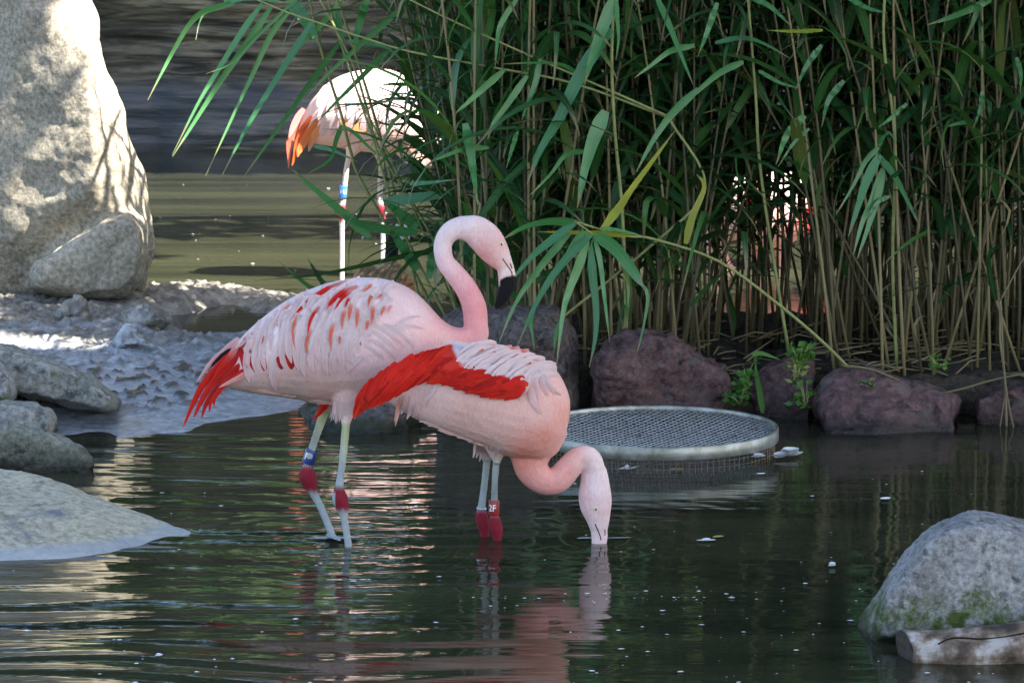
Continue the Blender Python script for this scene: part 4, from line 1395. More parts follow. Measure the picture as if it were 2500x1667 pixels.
# ---- the sunlit one behind the reeds
Y3 = 15.4
bm = bmesh.new()
bm_body(bm, [(728, 305, 330, 0.02), (742, 278, 342, 0.05), (765, 240, 351, 0.08), (811, 196, 358, 0.12), (864, 175, 368, 0.135), (918, 168, 374, 0.14), (964, 174, 374, 0.13), (1000, 198, 368, 0.11), (1020, 236, 350, 0.08), (1030, 275, 325, 0.04)], Y3)
bm_chain(bm, [(985, 300, 62, Y3), (1003, 350, 48, Y3), (1022, 390, 27, Y3), (1046, 398, 21, Y3 - 0.02), (1064, 368, 19, Y3 - 0.03), (1066, 328, 19, Y3 - 0.03), (1058, 296, 23, Y3 - 0.03), (1052, 270, 18, Y3 - 0.03), (1056, 248, 10, Y3 - 0.03)], 0.85)
for (pts) in [[(870, 345, 30, Y3 - 0.04), (853, 384, 9.5, Y3 - 0.04), (845, 420, 7.5, Y3 - 0.04), (838, 490, 7.5, Y3 - 0.04), (834, 510, 11.5, Y3 - 0.04), (835, 535, 8, Y3 - 0.04), (835, 600, 6.5, Y3 - 0.04), (834, 760, 6.5, Y3 - 0.04)], [(920, 345, 28, Y3 + 0.05), (930, 395, 9, Y3 + 0.05), (929, 440, 7.5, Y3 + 0.05), (928, 490, 7.5, Y3 + 0.05), (931, 514, 11.5, Y3 + 0.05), (935, 540, 7, Y3 + 0.05), (934, 640, 6.5, Y3 + 0.05), (933, 760, 6.5, Y3 + 0.05)]]:
    bm_chain(bm, pts, 0.9, 10)


def col3(u, v, co):
    c = idw(u, v, [(860, 220, WHITE), (950, 250, WHITE), (780, 300, (0.80, 0.66, 0.62)), (735, 320, (0.78, 0.36, 0.28)), (880, 360, (0.78, 0.6, 0.52)), (1005, 380, (0.80, 0.55, 0.45)), (1060, 320, (0.8, 0.66, 0.64))])
    return np.where((v > 378)[:, None] & (u < 990)[:, None], legcol(c, u, v, [(800, 990, 388, 492, 0, 540)], 0, (0.6, 0.58, 0.5), (0.62, 0.62, 0.6)), c)


b3 = Bird('sunlit white flamingo with an orange tail standing half behind the reeds', Y3, bm, col3, 0.006, 4, base=(at(834, 700, Y3).x, Y3, 0))
bd = b3.band((839, 453), (836.5, 483), 0.0165, Y3 - 0.04, M['band_lightblue'])
b3.band_text(bd, 'U', 0.026, 0.5, M['band_white'])
b3.band_text(bd, 'I', 0.026, -0.55, M['band_white'])
for pts, w, c in [([(250, 400), (190, 500), (150, 600), (143, 760)], 60, SALMON), ([(290, 430), (230, 540), (200, 620), (165, 745)], 60, (0.75, 0.16, 0.05)), ([(330, 450), (260, 560), (215, 640), (200, 690)], 56, (0.76, 0.25, 0.08)), ([(360, 480), (300, 570), (270, 655)], 50, (0.78, 0.4, 0.2)), ([(240, 380), (180, 480), (145, 570)], 50, (0.76, 0.36, 0.34)), ([(480, 420), (520, 480), (535, 545)], 70, (0.8, 0.4, 0.16)), ([(560, 470), (590, 510), (640, 520)], 60, (0.78, 0.34, 0.12))]:
    b3.feather([C6(*p) for p in pts], w / 2.614, [jc(c), jc(c), jc(c)], (0.004, 0.012), name='tail_feather' if pts[0][0] < 400 else 'wing_feather', blunt=2.2)
for i in range(26):
    x = 330 + (i % 9) * 66 + R.uniform(-15, 15)
    y = 330 + (i // 9) * 85 + R.uniform(-15, 15)
    if b3.hit(*C6(x + 110, y - 110))[0] is not None:
        b3.feather([C6(x + 110, y - 110), C6(x + 40, y - 50), C6(x, y + 40)], 26, [WHITE, WHITE, PALE], (0.003, 0.012), name='covert_feather', seg=7)

# ---- the one hidden deep in the reeds
Y4 = 15.8
bm = bmesh.new()
bm_body(bm, [(1740, 505, 540, 0.03), (1765, 455, 570, 0.07), (1800, 425, 590, 0.11), (1850, 408, 605, 0.135), (1900, 410, 605, 0.135), (1950, 430, 585, 0.115), (1990, 470, 560, 0.07), (2020, 510, 545, 0.03)], Y4)
bm_chain(bm, [(1780, 510, 60, Y4), (1760, 560, 40, Y4), (1752, 610, 27, Y4), (1768, 655, 22, Y4), (1800, 680, 20, Y4), (1824, 712, 22, Y4), (1830, 740, 14, Y4)], 0.85)
bm_chain(bm, [(1845, 570, 40, Y4), (1846, 620, 16, Y4), (1845, 660, 8, Y4), (1843, 690, 12, Y4), (1846, 720, 7, Y4), (1846, 790, 7, Y4)], 0.9, 10)
bm_chain(bm, [(1895, 580, 34, Y4 + 0.06), (1900, 630, 12, Y4 + 0.06), (1905, 670, 8, Y4 + 0.06), (1906, 700, 11, Y4 + 0.06), (1908, 790, 7, Y4 + 0.06)], 0.9, 10)
b4 = Bird('pink and white flamingo glimpsed through the dense reed stems', Y4, bm, lambda u, v, co: idw(u, v, [(1850, 440, WHITE), (1920, 460, WHITE), (1850, 560, (0.78, 0.5, 0.44)), (1780, 520, PALE), (1840, 600, (0.74, 0.4, 0.3)), (2000, 530, RED), (1845, 700, (0.5, 0.3, 0.3))]), 0.007, 4, base=(at(1846, 760, Y4).x, Y4, 0))
for (x, y, dx, dy, c) in [(1830, 470, -8, 70, RED), (1822, 520, 6, 60, SALMON), (1860, 470, -10, 60, SALMON), (1880, 480, 6, 70, WHITE), (1910, 480, 8, 70, WHITE), (1970, 510, 15, 50, RED), (1995, 530, 18, 50, RED), (1850, 440, -12, 40, SALMON)]:
    b4.feather([(x, y), (x + dx * 0.4, y + dy * 0.5), (x + dx, y + dy)], 18, [c, c, c], (0.004, 0.01), name='wing_feather', seg=7)

# ------------------------------------------------------------------ duck behind the upright flamingo
Yd = 14.45
bm = bmesh.new()
bm_body(bm, [(818, 720, 740, 0.02), (845, 690, 762, 0.05), (880, 655, 785, 0.085), (920, 640, 800, 0.10), (955, 646, 805, 0.10), (985, 662, 800, 0.09), (1012, 690, 780, 0.065), (1026, 715, 755, 0.03)], Yd)
bm_chain(bm, [(965, 700, 34, Yd), (958, 655, 22, Yd), (956, 615, 17, Yd), (962, 585, 19, Yd), (972, 568, 25, Yd - 0.01), (985, 572, 21, Yd - 0.02), (1000, 582, 9, Yd - 0.03), (1014, 588, 5, Yd - 0.04)], 0.8)


def cold(u, v, co):
    c = idw(u, v, [(880, 690, (0.22, 0.15, 0.08)), (920, 650, (0.38, 0.26, 0.14)), (950, 655, (0.4, 0.28, 0.16)), (1000, 690, (0.38, 0.12, 0.04)), (975, 690, (0.5, 0.38, 0.2)), (950, 780, (0.3, 0.25, 0.2))])
    n = fbm2(u * 0.07 + v * 0.03, v * 0.11, 300, 3)
    c = c * (0.75 + 0.9 * np.clip(n, -0.5, 0.8))[:, None]
    c = np.where((v < 632)[:, None], np.array((0.012, 0.012, 0.012)), c)
    c = np.where(((u > 966) & (v > 548) & (v < 600) & (u < 1000))[:, None], np.array((0.78, 0.76, 0.7)), c)
    return c


me = remeshed('body', bm, 0.006, 4)
co = get_co(me)
u, v = pixels(co)
set_col(me, np.clip(cold(u, v, co), 0, 1))
dk = empty('duck', (at(920, 800, Yd).x, Yd, 0), 'brown scaly backed duck with a black and white head behind the upright flamingo', 'duck')
adopt(link('body', me, M['plumage']), dk)
duck = Bird.__new__(Bird)
duck.Y = Yd
duck.root = dk
duck.bvh = BVHTree.FromPolygons([Vector(c) for c in co], [tuple(p.vertices) for p in me.polygons])
for i in range(12):
    x, y = 880 + (i % 6) * 19, 662 + (i // 6) * 20 - 0.12 * abs((i % 6) * 19 - 50)
    duck.feather([(x + 18, y - 6), (x, y + 8), (x - 22, y + 26)], 15, [(0.34, 0.23, 0.12), (0.2, 0.13, 0.07), (0.55, 0.42, 0.25)], (0.002, 0.007), name='back_feather', seg=6, blunt=3)


# ------------------------------------------------------------------ reeds
def C7(x, y):
    return 350 + x / 3.36, y / 3.36


def C8(x, y):
    return 1000 + x / 3.136, y / 3.136


def C9(x, y):
    return 1650 + x / 2.767, y / 2.767


def DS(x, y):
    return x * 1.063, y * 1.063


def blade_mesh(name, L, W, a0, bend, seg=9, side=0.0, fold=None):
    """a reed blade along +X: rises at angle a0, bends over, tapers to a long point"""
    verts = []
    x = z = y = 0.0
    for i in range(seg + 1):
        t = i / seg
        a = a0 - bend * t ** 1.3
        if fold and t > fold:
            a -= 1.1
        w = W * 0.5 * min(1.0, 0.35 + t / 0.16 * 0.65) * max(0.02, 1 - t ** 1.5) ** 0.85
        tw = 0.5 * side * t
        cy, sy = math.cos(tw), math.sin(tw)
        for s, dz in ((-1, 0.18), (0, 0), (1, 0.18)):
            verts.append((x - math.sin(a) * dz * w, y + s * w * cy, z + math.cos(a) * dz * w + s * w * sy))
        d = L / seg
        x += math.cos(a) * d
        z += math.sin(a) * d
        y += side * 0.25 * d * t
    faces = []
    for i in range(seg):
        for k in range(2):
            b = i * 3 + k
            faces.append((b, b + 1, b + 4, b + 3))
    me = pyd(name, verts, faces)
    set_uv(me, [(s, i / seg) for i in range(seg + 1) for s in (0, 0.5, 1)])
    return me


BL = []
for i in range(18):
    me = blade_mesh('reed_blade', R.uniform(0.34, 0.66), R.uniform(0.024, 0.048), R.uniform(0.5, 1.25), R.uniform(0.9, 2.3), 9, R.uniform(-0.8, 0.8), R.choice([None, None, None, 0.6]))
    me.materials.append(M['reed_leaf'])
    me.polygons.foreach_set('use_smooth', [True] * len(me.polygons))
    BL.append(me)
BLdry = []
for i in range(3):
    me = blade_mesh('dry_blade', R.uniform(0.25, 0.4), R.uniform(0.012, 0.02), R.uniform(0.2, 0.6), R.uniform(1.6, 2.4), 8, R.uniform(-1, 1), 0.5)
    me.materials.append(M['reed_leaf_dry'])
    BLdry.append(me)
ST = []
STP = []
for i in range(8):
    hgt = R.uniform(2.0, 2.5)
    lx, ly = R.uniform(-0.12, 0.12), R.uniform(-0.10, 0.10)
    bx = R.uniform(-0.05, 0.05)
    pts = [(lx * t * t + bx * math.sin(3.1 * t), ly * t * t, hgt * t - 0.06) for t in np.linspace(0, 1, 9)]
    r0 = R.uniform(0.0042, 0.0066)
    bm = bmesh.new()
    bm_tube(bm, pts, [r0 * (1 - 0.55 * t) for t in np.linspace(0, 1, 9)], 7)
    me = from_bm('reed_stalk', bm)
    me.materials.append(M['reed_stem'])
    me.polygons.foreach_set('use_smooth', [True] * len(me.polygons))
    ST.append(me)
    STP.append(np.array(pts))


def on_stem(k, z):
    p = STP[k]
    return np.array([np.interp(z, p[:, 2], p[:, j]) for j in range(3)])


RR = random.Random(77)
REED_LABEL = 'tall reed with bare tan lower stalk in the dense bed behind the red stones'


def reed_spec():
    x = RR.uniform(-0.20, 2.75)
    if x > 0.68 and x < 1.08 and RR.random() < 0.72:
        x = RR.uniform(1.12, 2.75)
    y = 12.22 + 1.5 * RR.random() ** 1.25
    k = RR.randrange(len(ST))
    lean = RR.gauss(0, 0.085) if RR.random() > 0.12 else RR.gauss(0, 0.34)
    if x < 0.3:
        lean = max(-0.16, min(lean, 0.3))
    if x < 0.35:
        lean -= RR.uniform(0.0, 0.10) * (0.35 - x) / 0.5
    return x, y, k, lean, RR.gauss(0, 0.05)


def leaf_specs(x, k):
    z = RR.uniform(0.20, 0.5) if x < 0.85 else RR.choice([RR.uniform(0.25, 0.5), RR.uniform(0.5, 0.85), RR.uniform(0.5, 0.85)])
    out = []
    az = RR.uniform(0, 6.28)
    while z < 1.95:
        out.append((z, az + RR.gauss(0, 0.5), RR.randrange(len(BL)), RR.uniform(0.75, 1.2), RR.uniform(-0.35, 0.35)))
        az += 2.6
        z += RR.uniform(0.12, 0.2) * (0.72 if x < 0.85 else 0.9)
    return out


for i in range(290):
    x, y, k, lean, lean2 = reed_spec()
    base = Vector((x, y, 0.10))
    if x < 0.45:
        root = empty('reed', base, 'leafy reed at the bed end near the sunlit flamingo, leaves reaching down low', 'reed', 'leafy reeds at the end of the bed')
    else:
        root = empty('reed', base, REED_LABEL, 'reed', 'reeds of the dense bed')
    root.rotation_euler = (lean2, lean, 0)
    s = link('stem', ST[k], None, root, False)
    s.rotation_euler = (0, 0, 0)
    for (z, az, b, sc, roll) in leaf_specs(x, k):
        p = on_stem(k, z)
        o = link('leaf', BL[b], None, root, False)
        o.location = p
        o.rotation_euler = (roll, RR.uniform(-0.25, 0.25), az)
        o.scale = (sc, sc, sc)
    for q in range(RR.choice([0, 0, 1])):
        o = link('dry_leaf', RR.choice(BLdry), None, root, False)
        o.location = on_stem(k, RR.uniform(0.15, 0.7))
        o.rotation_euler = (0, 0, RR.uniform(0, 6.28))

# the depth of the bed behind them
V, Fc, MI, UVs = [], [], [], []
nv = 0


def mesh_np(me):
    return get_co(me), [tuple(p.vertices) for p in me.polygons]


STn = [mesh_np(m) for m in ST]
BLn = [mesh_np(m) for m in BL]
for i in range(430):
    x, y, k, lean, lean2 = reed_spec()
    y = 12.5 + (y - 12.22) * 0.85 + 0.15
    Rm = np.array(Matrix.Rotation(lean, 3, 'Y') @ Matrix.Rotation(lean2, 3, 'X'))
    off = np.array([x + 0.03, y, 0.1])
    co, fs = STn[k]
    V.append(co @ Rm.T + off)
    Fc += [tuple(a + nv for a in f) for f in fs]
    MI += [1] * len(fs)
    nv += len(co)
    UVs += [(0.2, 0.2)] * len(co)
    for (z, az, b, sc, roll) in leaf_specs(x, k):
        co, fs = BLn[b]
        r2 = np.array(Matrix.Rotation(az, 3, 'Z') @ Matrix.Rotation(roll, 3, 'X')) * sc
        V.append((co @ r2.T + on_stem(k, z)) @ Rm.T + off)
        Fc += [tuple(a + nv for a in f) for f in fs]
        MI += [0] * len(fs)
        nv += len(co)
        UVs += [(s, i / 9) for i in range(10) for s in (0, 0.5, 1)]
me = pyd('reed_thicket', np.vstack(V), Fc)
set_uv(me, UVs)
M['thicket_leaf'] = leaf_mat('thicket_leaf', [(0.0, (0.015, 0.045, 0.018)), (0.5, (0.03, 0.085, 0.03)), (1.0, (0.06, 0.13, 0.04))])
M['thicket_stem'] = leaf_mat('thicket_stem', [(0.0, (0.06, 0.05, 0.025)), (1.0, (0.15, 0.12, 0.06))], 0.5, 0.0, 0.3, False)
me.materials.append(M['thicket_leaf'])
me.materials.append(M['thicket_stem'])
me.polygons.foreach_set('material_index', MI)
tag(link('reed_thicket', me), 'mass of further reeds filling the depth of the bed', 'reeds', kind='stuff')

# dead stalks lying on the bank
bm = bmesh.new()
for i in range(190):
    x = RR.uniform(0.2, 2.7)
    y = RR.uniform(12.12, 13.0)
    a = RR.uniform(-1.2, 1.2)
    L = RR.uniform(0.06, 0.3)
    z0 = 0.10 + RR.uniform(0.0, 0.06)
    d = Vector((math.cos(a), math.sin(a) * 0.6, RR.uniform(-0.25, 0.3))) * L
    p = Vector((x, y, z0))
    bm_tube(bm, [p, p + d * 0.5 + Vector((0, 0, RR.uniform(-0.01, 0.02))), p + d], [0.0035, 0.003, 0.002], 5)
tag(link('reed_litter', from_bm('reed_litter', bm), M['reed_leaf_dry']), 'tangle of dead broken stalks on the dark bank', 'litter', kind='stuff')


def ribbon(name, pts, width, Y, parent, mat, twist=0.35, dY=0.0, seg=16, root_w=0.5, thick_tip=1.5):
    """a blade drawn by its course; hangs in depth as well"""
    q = catmull(pts, 6)
    q = q[np.linspace(0, len(q) - 1, seg + 1).round().astype(int)]
    P = [at(u, v, Y + dY * (i / seg) ** 1.4) for i, (u, v) in enumerate(q)]
    verts = []
    mpp = Y / F
    for i, p in enumerate(P):
        t = i / seg
        T = (P[min(i + 1, seg)] - P[max(i - 1, 0)]).normalized()
        view = Vector((0, 1, -0.15)).normalized()
        s = T.cross(view).normalized()
        n = s.cross(T).normalized()
        a = twist * math.sin(2.2 * t + 0.6)
        sv = s * math.cos(a) + n * math.sin(a)
        nv_ = n * math.cos(a) - s * math.sin(a)
        w = width * mpp * 0.5 * min(1.0, root_w + t / 0.18 * (1 - root_w)) * max(0.03, 1 - t ** thick_tip) ** 0.8
        for k, dz in ((-1, -0.16), (0, 0.0), (1, -0.16)):
            verts.append(p + sv * (k * w) + nv_ * (dz * w))
    faces = []
    for i in range(seg):
        for k in range(2):
            b = i * 3 + k
            faces.append((b, b + 1, b + 4, b + 3))
    me = pyd(name, verts, faces)
    set_uv(me, [(s, i / seg) for i in range(seg + 1) for s in (0, 0.5, 1)])
    return adopt(link(name, me, mat), parent)


def stalk(pts, r0, r1, Y, parent, mat, name='stem', dY=0.0):
    q = catmull(pts, 5)
    n = len(q)
    bm = bmesh.new()
    bm_tube(bm, [at(u, v, Y + dY * i / (n - 1)) for i, (u, v) in enumerate(q)], [r0 + (r1 - r0) * i / (n - 1) for i in range(n)], 8)
    return adopt(link(name, from_bm(name, bm), mat), parent)


M['green_stem'] = plain('green_stem', (0.24, 0.26, 0.09), 0.5, 0.4, 0.15, 30)
FL = M['reed_leaf_front']
# the arching reed whose leaves fan out beside the flamingo's bill
Yf = 11.75
fan = empty('reed', at(*DS(1985, 880), 12.2), 'arching reed whose broad drooping leaves fan out beside the upright flamingo bill', 'reed', 'single reeds leaning out of the bed')
stalk([DS(1990, 890), DS(1905, 800), DS(1795, 705), DS(1650, 600), DS(1500, 549), C3(1950, 352), C3(1700, 295), C3(1450, 215)], 0.006, 0.0032, 12.2, fan, M['green_stem'], dY=-0.45)
stalk([C3(1450, 215), C3(1540, 275), C3(1625, 335)], 0.0028, 0.002, Yf, fan, M['green_stem'])
for pts, w, tw, dy in [
        ([(1480, 228), (1250, 212), (1020, 262), (830, 372)], 112, 0.9, -0.05),
        ([(1460, 235), (1200, 430), (1050, 565), (870, 775)], 92, -0.5, -0.06),
        ([(1410, 325), (1250, 500), (1080, 720), (930, 950), (785, 1300)], 84, 0.5, -0.10),
        ([(1605, 335), (1450, 480), (1250, 720), (1090, 1000), (950, 1322)], 92, -0.4, -0.12),
        ([(1110, 940), (1070, 1100), (1085, 1220), (1102, 1362)], 46, 0.2, 0.0),
        ([(1540, 300), (1440, 440), (1380, 540), (1300, 640)], 80, 0.4, -0.03),
        ([(1570, 390), (1480, 640), (1400, 850), (1350, 1050), (1298, 1490)], 98, 0.5, -0.10),
        ([(1340, 1080), (1290, 1230), (1275, 1372)], 52, 0.3, 0.0),
        ([(1600, 440), (1620, 700), (1650, 1000), (1640, 1250), (1588, 1505)], 86, -0.4, -0.08),
        ([(1625, 338), (1680, 560), (1710, 800), (1740, 1050), (1768, 1285)], 54, 0.3, -0.08),
        ([(1640, 338), (1800, 440), (1950, 620), (2065, 800)], 124, -0.5, -0.06),
        ([(2050, 770), (2103, 880), (2065, 1150), (2003, 1402)], 40, 0.3, -0.02),
        ([(1620, 350), (1585, 560), (1555, 700)], 18, 0.2, 0.0),
        ([(1690, 285), (1850, 300), (2090, 358)], 58, 0.8, 0.02)]:
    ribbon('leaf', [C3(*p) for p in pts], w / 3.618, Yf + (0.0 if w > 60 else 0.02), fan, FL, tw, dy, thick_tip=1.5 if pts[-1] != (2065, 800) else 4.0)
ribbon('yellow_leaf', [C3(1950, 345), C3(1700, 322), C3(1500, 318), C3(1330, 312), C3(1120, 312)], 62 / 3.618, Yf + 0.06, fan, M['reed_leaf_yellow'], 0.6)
ribbon('sun_coloured_leaf', [C3(1700, 298), C3(1800, 170), C3(1880, 60), C8(1700, 1450), C8(1900, 1180), C8(2032, 1000)], 96 / 3.618, Yf + 0.03, fan, M['reed_leaf_yellow'], 0.5, 0.3)  # yellow green colour stands in for sunshine on this leaf

# reeds hanging out over the water at the left end of the bed
ov = empty('reed', at(*DS(905, 720), 13.2), 'reed with long thin leaves drooping to the left in front of the rock wall', 'reed', 'single reeds leaning out of the bed')
stalk([DS(980, 760), DS(900, 420), DS(840, 200), DS(760, -40), DS(700, -150)], 0.006, 0.004, 13.2, ov, M['green_stem'], dY=-0.2)
stalk([DS(760, -40), C7(1200, 20), C7(900, -10), C7(700, 0)], 0.004, 0.003, 13.0, ov, M['green_stem'])
for pts, w, tw in [([(720, 20), (500, 95), (370, 210), (240, 430), (140, 620), (35, 825)], 56, 0.5), ([(750, 30), (600, 80), (480, 140), (430, 330)], 26, 0.3), ([(975, 30), (800, 280), (600, 600), (450, 850), (235, 1275)], 62, -0.4), ([(1045, 60), (870, 330), (650, 640), (420, 1000), (240, 1285)], 68, 0.4), ([(1190, 105), (1050, 280), (900, 600), (750, 920), (510, 1445)], 56, 0.4), ([(1395, 170), (1250, 400), (1100, 640), (900, 960), (780, 1180), (648, 1435)], 72, -0.5), ([(1260, -10), (950, 285), (740, 510), (510, 610)], 34, 0.3), ([(660, 20), (900, -10), (1210, 30)], 70, 0.7)]:
    ribbon('leaf', [C7(*p) for p in pts], w / 3.36, 12.95 + 0.02 * tw, ov, FL, tw, -0.12)
ov2 = empty('reed', at(*DS(990, 740), 13.3), 'reed leaning left across the back of the sunlit white flamingo', 'reed', 'single reeds leaning out of the bed')
stalk([DS(1010, 760), DS(960, 640), C7(1800, 1512), C7(1700, 1240), C7(1620, 930), C7(1530, 650), C7(1440, 330), C7(1360, -20), C7(1330, -200)], 0.0062, 0.0045, 13.3, ov2, M['green_stem'], dY=-0.2)
for pts, w, tw in [([(1650, 285), (1400, 640), (1200, 920), (1000, 1200), (828, 1445)], 56, 0.5), ([(1190, -10), (1330, 180), (1448, 385)], 132, 0.3), ([(1590, 100), (1608, 260), (1645, 400), (1632, 560)], 68, 0.2), ([(1640, -10), (1480, 180), (1300, 360), (1150, 520)], 54, 0.4), ([(1625, 1030), (1580, 1150), (1530, 1310), (1350, 1425)], 52, 0.6), ([(1400, 1200), (1560, 1240), (1760, 1330)], 44, 0.4)]:
    ribbon('leaf', [C7(*p) for p in pts], w / 3.36, 13.1, ov2, FL, tw, -0.08)
ov3 = empty('reed', at(*DS(1040, 745), 13.0), 'reed with two thin stalks crossing the sunlit white flamingo', 'reed', 'single reeds leaning out of the bed')
stalk([DS(1060, 760), DS(1000, 560), C7(1950, 1250), C7(1850, 950), C7(1760, 640), C7(1650, 380), C7(1440, -20)], 0.0055, 0.004, 13.0, ov3, M['green_stem'], dY=-0.1)
stalk([DS(1060, 745), DS(985, 560), C7(2000, 1250), C7(1800, 860), C7(1690, 560), C7(1560, 180), C7(1500, -60)], 0.004, 0.003, 13.1, ov3, M['green_stem'], dY=-0.1)
for pts, w, tw in [([(2205, -10), (1900, 260), (1700, 440), (1500, 620), (1340, 800)], 58, 0.4), ([(2035, 385), (1800, 620), (1600, 820), (1420, 1010)], 54, 0.5), ([(1835, -10), (1770, 200), (1720, 450)], 84, 0.3), ([(1680, 340), (1850, 360), (2000, 400), (2150, 520)], 50, 0.6), ([(1600, 860), (1900, 850), (2100, 800), (2200, 700)], 26, 0.5), ([(2200, 1010), (2000, 1020), (1850, 960)], 24, 0.5), ([(1650, 1040), (1750, 1110), (1900, 1250), (2080, 1330)], 40, 0.5), ([(2160, 700), (2050, 690), (1940, 700)], 40, 0.5)]:
    ribbon('leaf', [C7(*p) for p in pts], w / 3.36, 12.9, ov3, FL if w > 30 else M['reed_leaf'], tw, -0.08)
ov4 = empty('reed', at(*DS(1010, 720), 12.9), 'reed whose leaves lie across the legs of the sunlit flamingo and the duck', 'reed', 'single reeds leaning out of the bed')
stalk([DS(1030, 740), DS(940, 560), DS(895, 450), DS(860, 330), DS(800, 150)], 0.0055, 0.004, 12.9, ov4, M['green_stem'], dY=-0.1)
for pts, w, tw in [([(880, 465), (960, 455), (1040, 445), (1110, 438)], 30, 0.4), ([(960, 535), (880, 525), (820, 510), (765, 487)], 28, 0.5), ([(960, 520), (920, 490), (880, 462)], 34, 0.4), ([(850, 545), (790, 490), (730, 440), (672, 390)], 26, 0.4), ([(1060, 568), (940, 585), (830, 610), (720, 632), (580, 645)], 17, 0.7), ([(760, 690), (700, 650), (640, 600)], 14, 0.4), ([(770, 680), (735, 640), (705, 590)], 16, 0.3), ([(985, 640), (1000, 560), (1030, 470)], 24, 0.3), ([(1100, 560), (1030, 560), (940, 600), (880, 690)], 18, 0.5), ([(960, 620), (920, 560), (890, 520)], 30, 0.4)]:
    ribbon('leaf', [DS(*p) for p in pts], w * 1.063, 12.8, ov4, FL if w > 20 else M['reed_leaf'], tw, -0.05)

# broad leaves that stand out against the shadow of the bed
Yc = 12.12
fr1 = empty('reed', at(*DS(1420, 780), 12.3), 'reed with very broad blue green leaves hanging above the arching reed', 'reed', 'single reeds leaning out of the bed')
stalk([DS(1440, 800), DS(1430, 500), DS(1412, 300), DS(1405, 120), DS(1415, -60)], 0.006, 0.005, 12.25, fr1, M['green_stem'], dY=-0.12)
for pts, w, tw in [([(1575, -30), (1480, 200), (1400, 430), (1340, 640)], 112, 0.3), ([(1545, 225), (1330, 530), (1150, 900), (1000, 1150), (900, 1410)], 118, -0.3), ([(1500, 850), (1410, 1050), (1340, 1300), (1285, 1590)], 128, 0.3), ([(1580, -20), (1590, 150), (1600, 300), (1580, 460)], 40, 0.2), ([(1290, 570), (1180, 500), (1000, 480), (710, 492)], 42, 0.7), ([(900, 580), (760, 780), (640, 950), (598, 1070)], 60, 0.4)]:
    ribbon('leaf', [C8(*p) for p in pts], w / 3.136, Yc, fr1, FL, tw, -0.10)
fr2 = empty('reed', at(*DS(1240, 760), 12.3), 'reed with thin stalks slanting down to the right through the bed', 'reed', 'single reeds leaning out of the bed')
stalk([C8(1960, 885), C8(1500, 680), C8(1000, 462), C8(400, 195), C8(-40, -20)], 0.0045, 0.003, 12.2, fr2, M['green_stem'])
stalk([C8(1980, 900), C8(1240, 636), C8(600, 512), C8(0, 396), C7(1800, 310), C7(1500, 210), C7(1200, 110), C7(930, 0)], 0.0045, 0.0025, 12.22, fr2, M['green_stem'], dY=0.1)
stalk([DS(1240, 770), DS(1500, 560), DS(1620, 430), C8(1980, 900)], 0.005, 0.0045, 12.3, fr2, M['green_stem'])
for pts, w, tw in [([(830, -20), (700, 180), (668, 350), (655, 525)], 52, 0.4), ([(725, 535), (560, 680), (440, 790), (350, 870)], 62, 0.4), ([(425, 945), (470, 1200), (522, 1570)], 92, 0.3), ([(2210, 680), (2000, 880), (1850, 1100), (1735, 1320)], 72, 0.4), ([(0, 1410), (150, 1400), (360, 1375)], 44, 0.4), ([(610, 1130), (420, 1140), (250, 1200), (160, 1240)], 48, 0.5), ([(1340, 1160), (1200, 1180), (1080, 1330), (920, 1500)], 52, 0.6), ([(1000, 450), (960, 640), (900, 800), (860, 920)], 56, 0.4), ([(1890, -20), (1980, 180), (2080, 430), (2170, 650)], 60, 0.4), ([(830, 990), (780, 1150), (740, 1290)], 44, 0.3), ([(2180, 350), (2000, 390), (1850, 500), (1720, 600)], 56, 0.4)]:
    ribbon('leaf', [C8(*p) for p in pts], w / 3.136, Yc + 0.02, fr2, FL, tw, -0.08)
fr3 = empty('reed', at(*DS(2080, 830), 12.3), 'reed with a bundle of hanging blue green leaves near the right end', 'reed', 'single reeds leaning out of the bed')
stalk([DS(2060, 850), DS(2050, 600), DS(2055, 320), DS(2030, 100), DS(2035, -60)], 0.006, 0.0045, 12.3, fr3, M['green_stem'], dY=-0.1)
for pts, w, tw in [([(1420, 910), (1440, 900), (1470, 930), (1490, 975)], 24, 0.4), ([(1375, 985), (1400, 930), (1440, 895)], 38, 0.3), ([(1370, 995), (1280, 1090), (1200, 1250), (1080, 1455)], 44, 0.4), ([(1375, 1050), (1290, 1220), (1230, 1400), (1165, 1600)], 74, -0.3), ([(1400, 1140), (1330, 1350), (1260, 1500), (1200, 1720)], 66, 0.3), ([(1400, 1180), (1350, 1370), (1290, 1560), (1225, 1750)], 60, 0.3), ([(1445, 1325), (1360, 1370), (1290, 1500)], 40, 0.3), ([(1370, 1050), (1480, 1200), (1560, 1350), (1650, 1530)], 54, 0.4)]:
    ribbon('leaf', [C9(*p) for p in pts], w / 2.767, 12.15, fr3, FL, tw, -0.06)
fr4 = empty('reed', at(*DS(1800, 800), 12.4), 'reed with arched narrow leaves high above the hidden flamingo', 'reed', 'single reeds leaning out of the bed')
stalk([DS(1815, 830), DS(1750, 420), DS(1735, 210), DS(1715, -40)], 0.006, 0.0045, 12.4, fr4, M['green_stem'], dY=-0.1)
